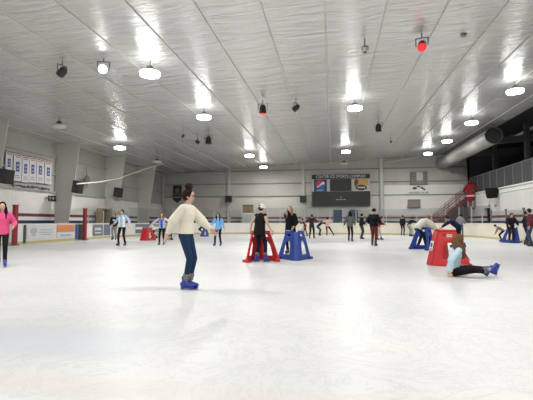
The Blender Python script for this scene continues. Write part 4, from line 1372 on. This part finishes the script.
# 21 navy bending
person('person in navy jacket and black trousers bending left over the big red skating aid', 456, 247.5, 1.68, 285, top=(.012, .02, .06), legs=dk, lean=50, rh=(.25, .55, .98), lh=(-.25, .6, .95), pelvis=(0, -.15, .95), rf=(.12, -.35, .13), lf=(-.12, .1, .13), skate='dark', voxel=.015, legr=1.15, loose=.03, hair=('short', (.05, .03, .03)), hpitch=-15)
# 22 grey jacket
person('person with dark hair in grey jacket and blue jeans standing by the far right boards', 460.8, 237.5, 1.76, 30, top=(.17, .17, .175), legs=(.04, .07, .13), hair=('short', (.012, .01, .01)), skate='dark', voxel=.018, lean=10, rh=(.25, .2, 1.0), lh=(-.25, .2, 1.0), rf=(.2, -.25, .13), lf=(-.1, .1, .13), loose=.03)
# 23 right group
person('small child in tan jacket bending left behind the right blue skating aid', 501.5, 241.5, 1.30, 285, top=(.26, .17, .12), legs=dk, lean=55, pelvis=(0, -.15, .86), rh=(.18, .45, .55), lh=(-.18, .45, .55), skate='dark', voxel=.02)
person('person dressed in black leaning on the blue skating aid at right', 511.5, 243, 1.70, 185, top=(.012, .012, .014), legs=(.012, .014, .03), lean=22, rh=(.24, .4, 1.0), lh=(-.24, .4, 1.0), skate='dark', voxel=.016, loose=.04, pelvis=(0, -.1, .95), skin='pale', legr=1.15, hair=('short', (.05, .03, .02)))
person('slim person in black standing left of the maroon jacket person at the right edge', 526.5, 245, 1.72, 90, top=(.012, .012, .018), legs=(.02, .025, .05), skate='dark', voxel=.018, rh=(.2, .1, .95), lh=(-.2, .1, .95))
person('person in maroon jacket and blue jeans standing cut off by the right edge', 531.5, 246.5, 1.78, 300, top=(.12, .03, .04), legs=(.05, .08, .14), skate='dark', voxel=.018, loose=.04, legr=1.2)

# skating aids placed with their users
aid(on_ice(146.5, 240.5), math.radians(172), redaid, 'small red skating aid far left with a small child behind it', s=.9, fw=.26)
aid(on_ice(205, 236.5), math.radians(-80), blueaid, 'low blue skating aid behind the girl with the bun', s=.72)
aid(on_ice(259.5, 261), math.radians(26), redaid, 'red skating aid held by the person in white cap')
aid(on_ice(295.3, 259.5), math.radians(190), blueaid, 'blue skating aid in front of the woman in black coat')
aid(on_ice(425.5, 249.5), math.radians(-60), blueaid, 'blue skating aid under the person in white sweater', s=1.05)
aid(on_ice(445, 265), math.radians(103), redaid, 'big red skating aid with white sticker behind the sitting girl', s=1.06, sticker=True, fw=.14)
aid(on_ice(514, 242.8), math.radians(185), blueaid, 'blue skating aid held by the person in black at right', s=.98)

# spectators on the mezzanine
for px, py, lab, c in ((505, 182, 'spectator in dark clothing behind the balcony fence, left one', (.05, .05, .055)), (524, 176, 'spectator in brown clothing behind the balcony fence, right one', (.10, .06, .05))):
    p = on_x(px, py, XM + .9)
    r_ = person(lab, 0, 0, 1.7, 270, top=c, legs=dk, skates=False, loc=p, voxel=.03)
    r_.location.z = 3.0

# ------------------------------------------------------------------ world & view
w = bpy.data.worlds.new('world'); SC.world = w; w.use_nodes = True
w.node_tree.nodes['Background'].inputs[0].default_value = (.5, .5, .5, 1)
w.node_tree.nodes['Background'].inputs[1].default_value = .3
SC.view_settings.view_transform = 'Standard'
SC.view_settings.exposure = 0.0
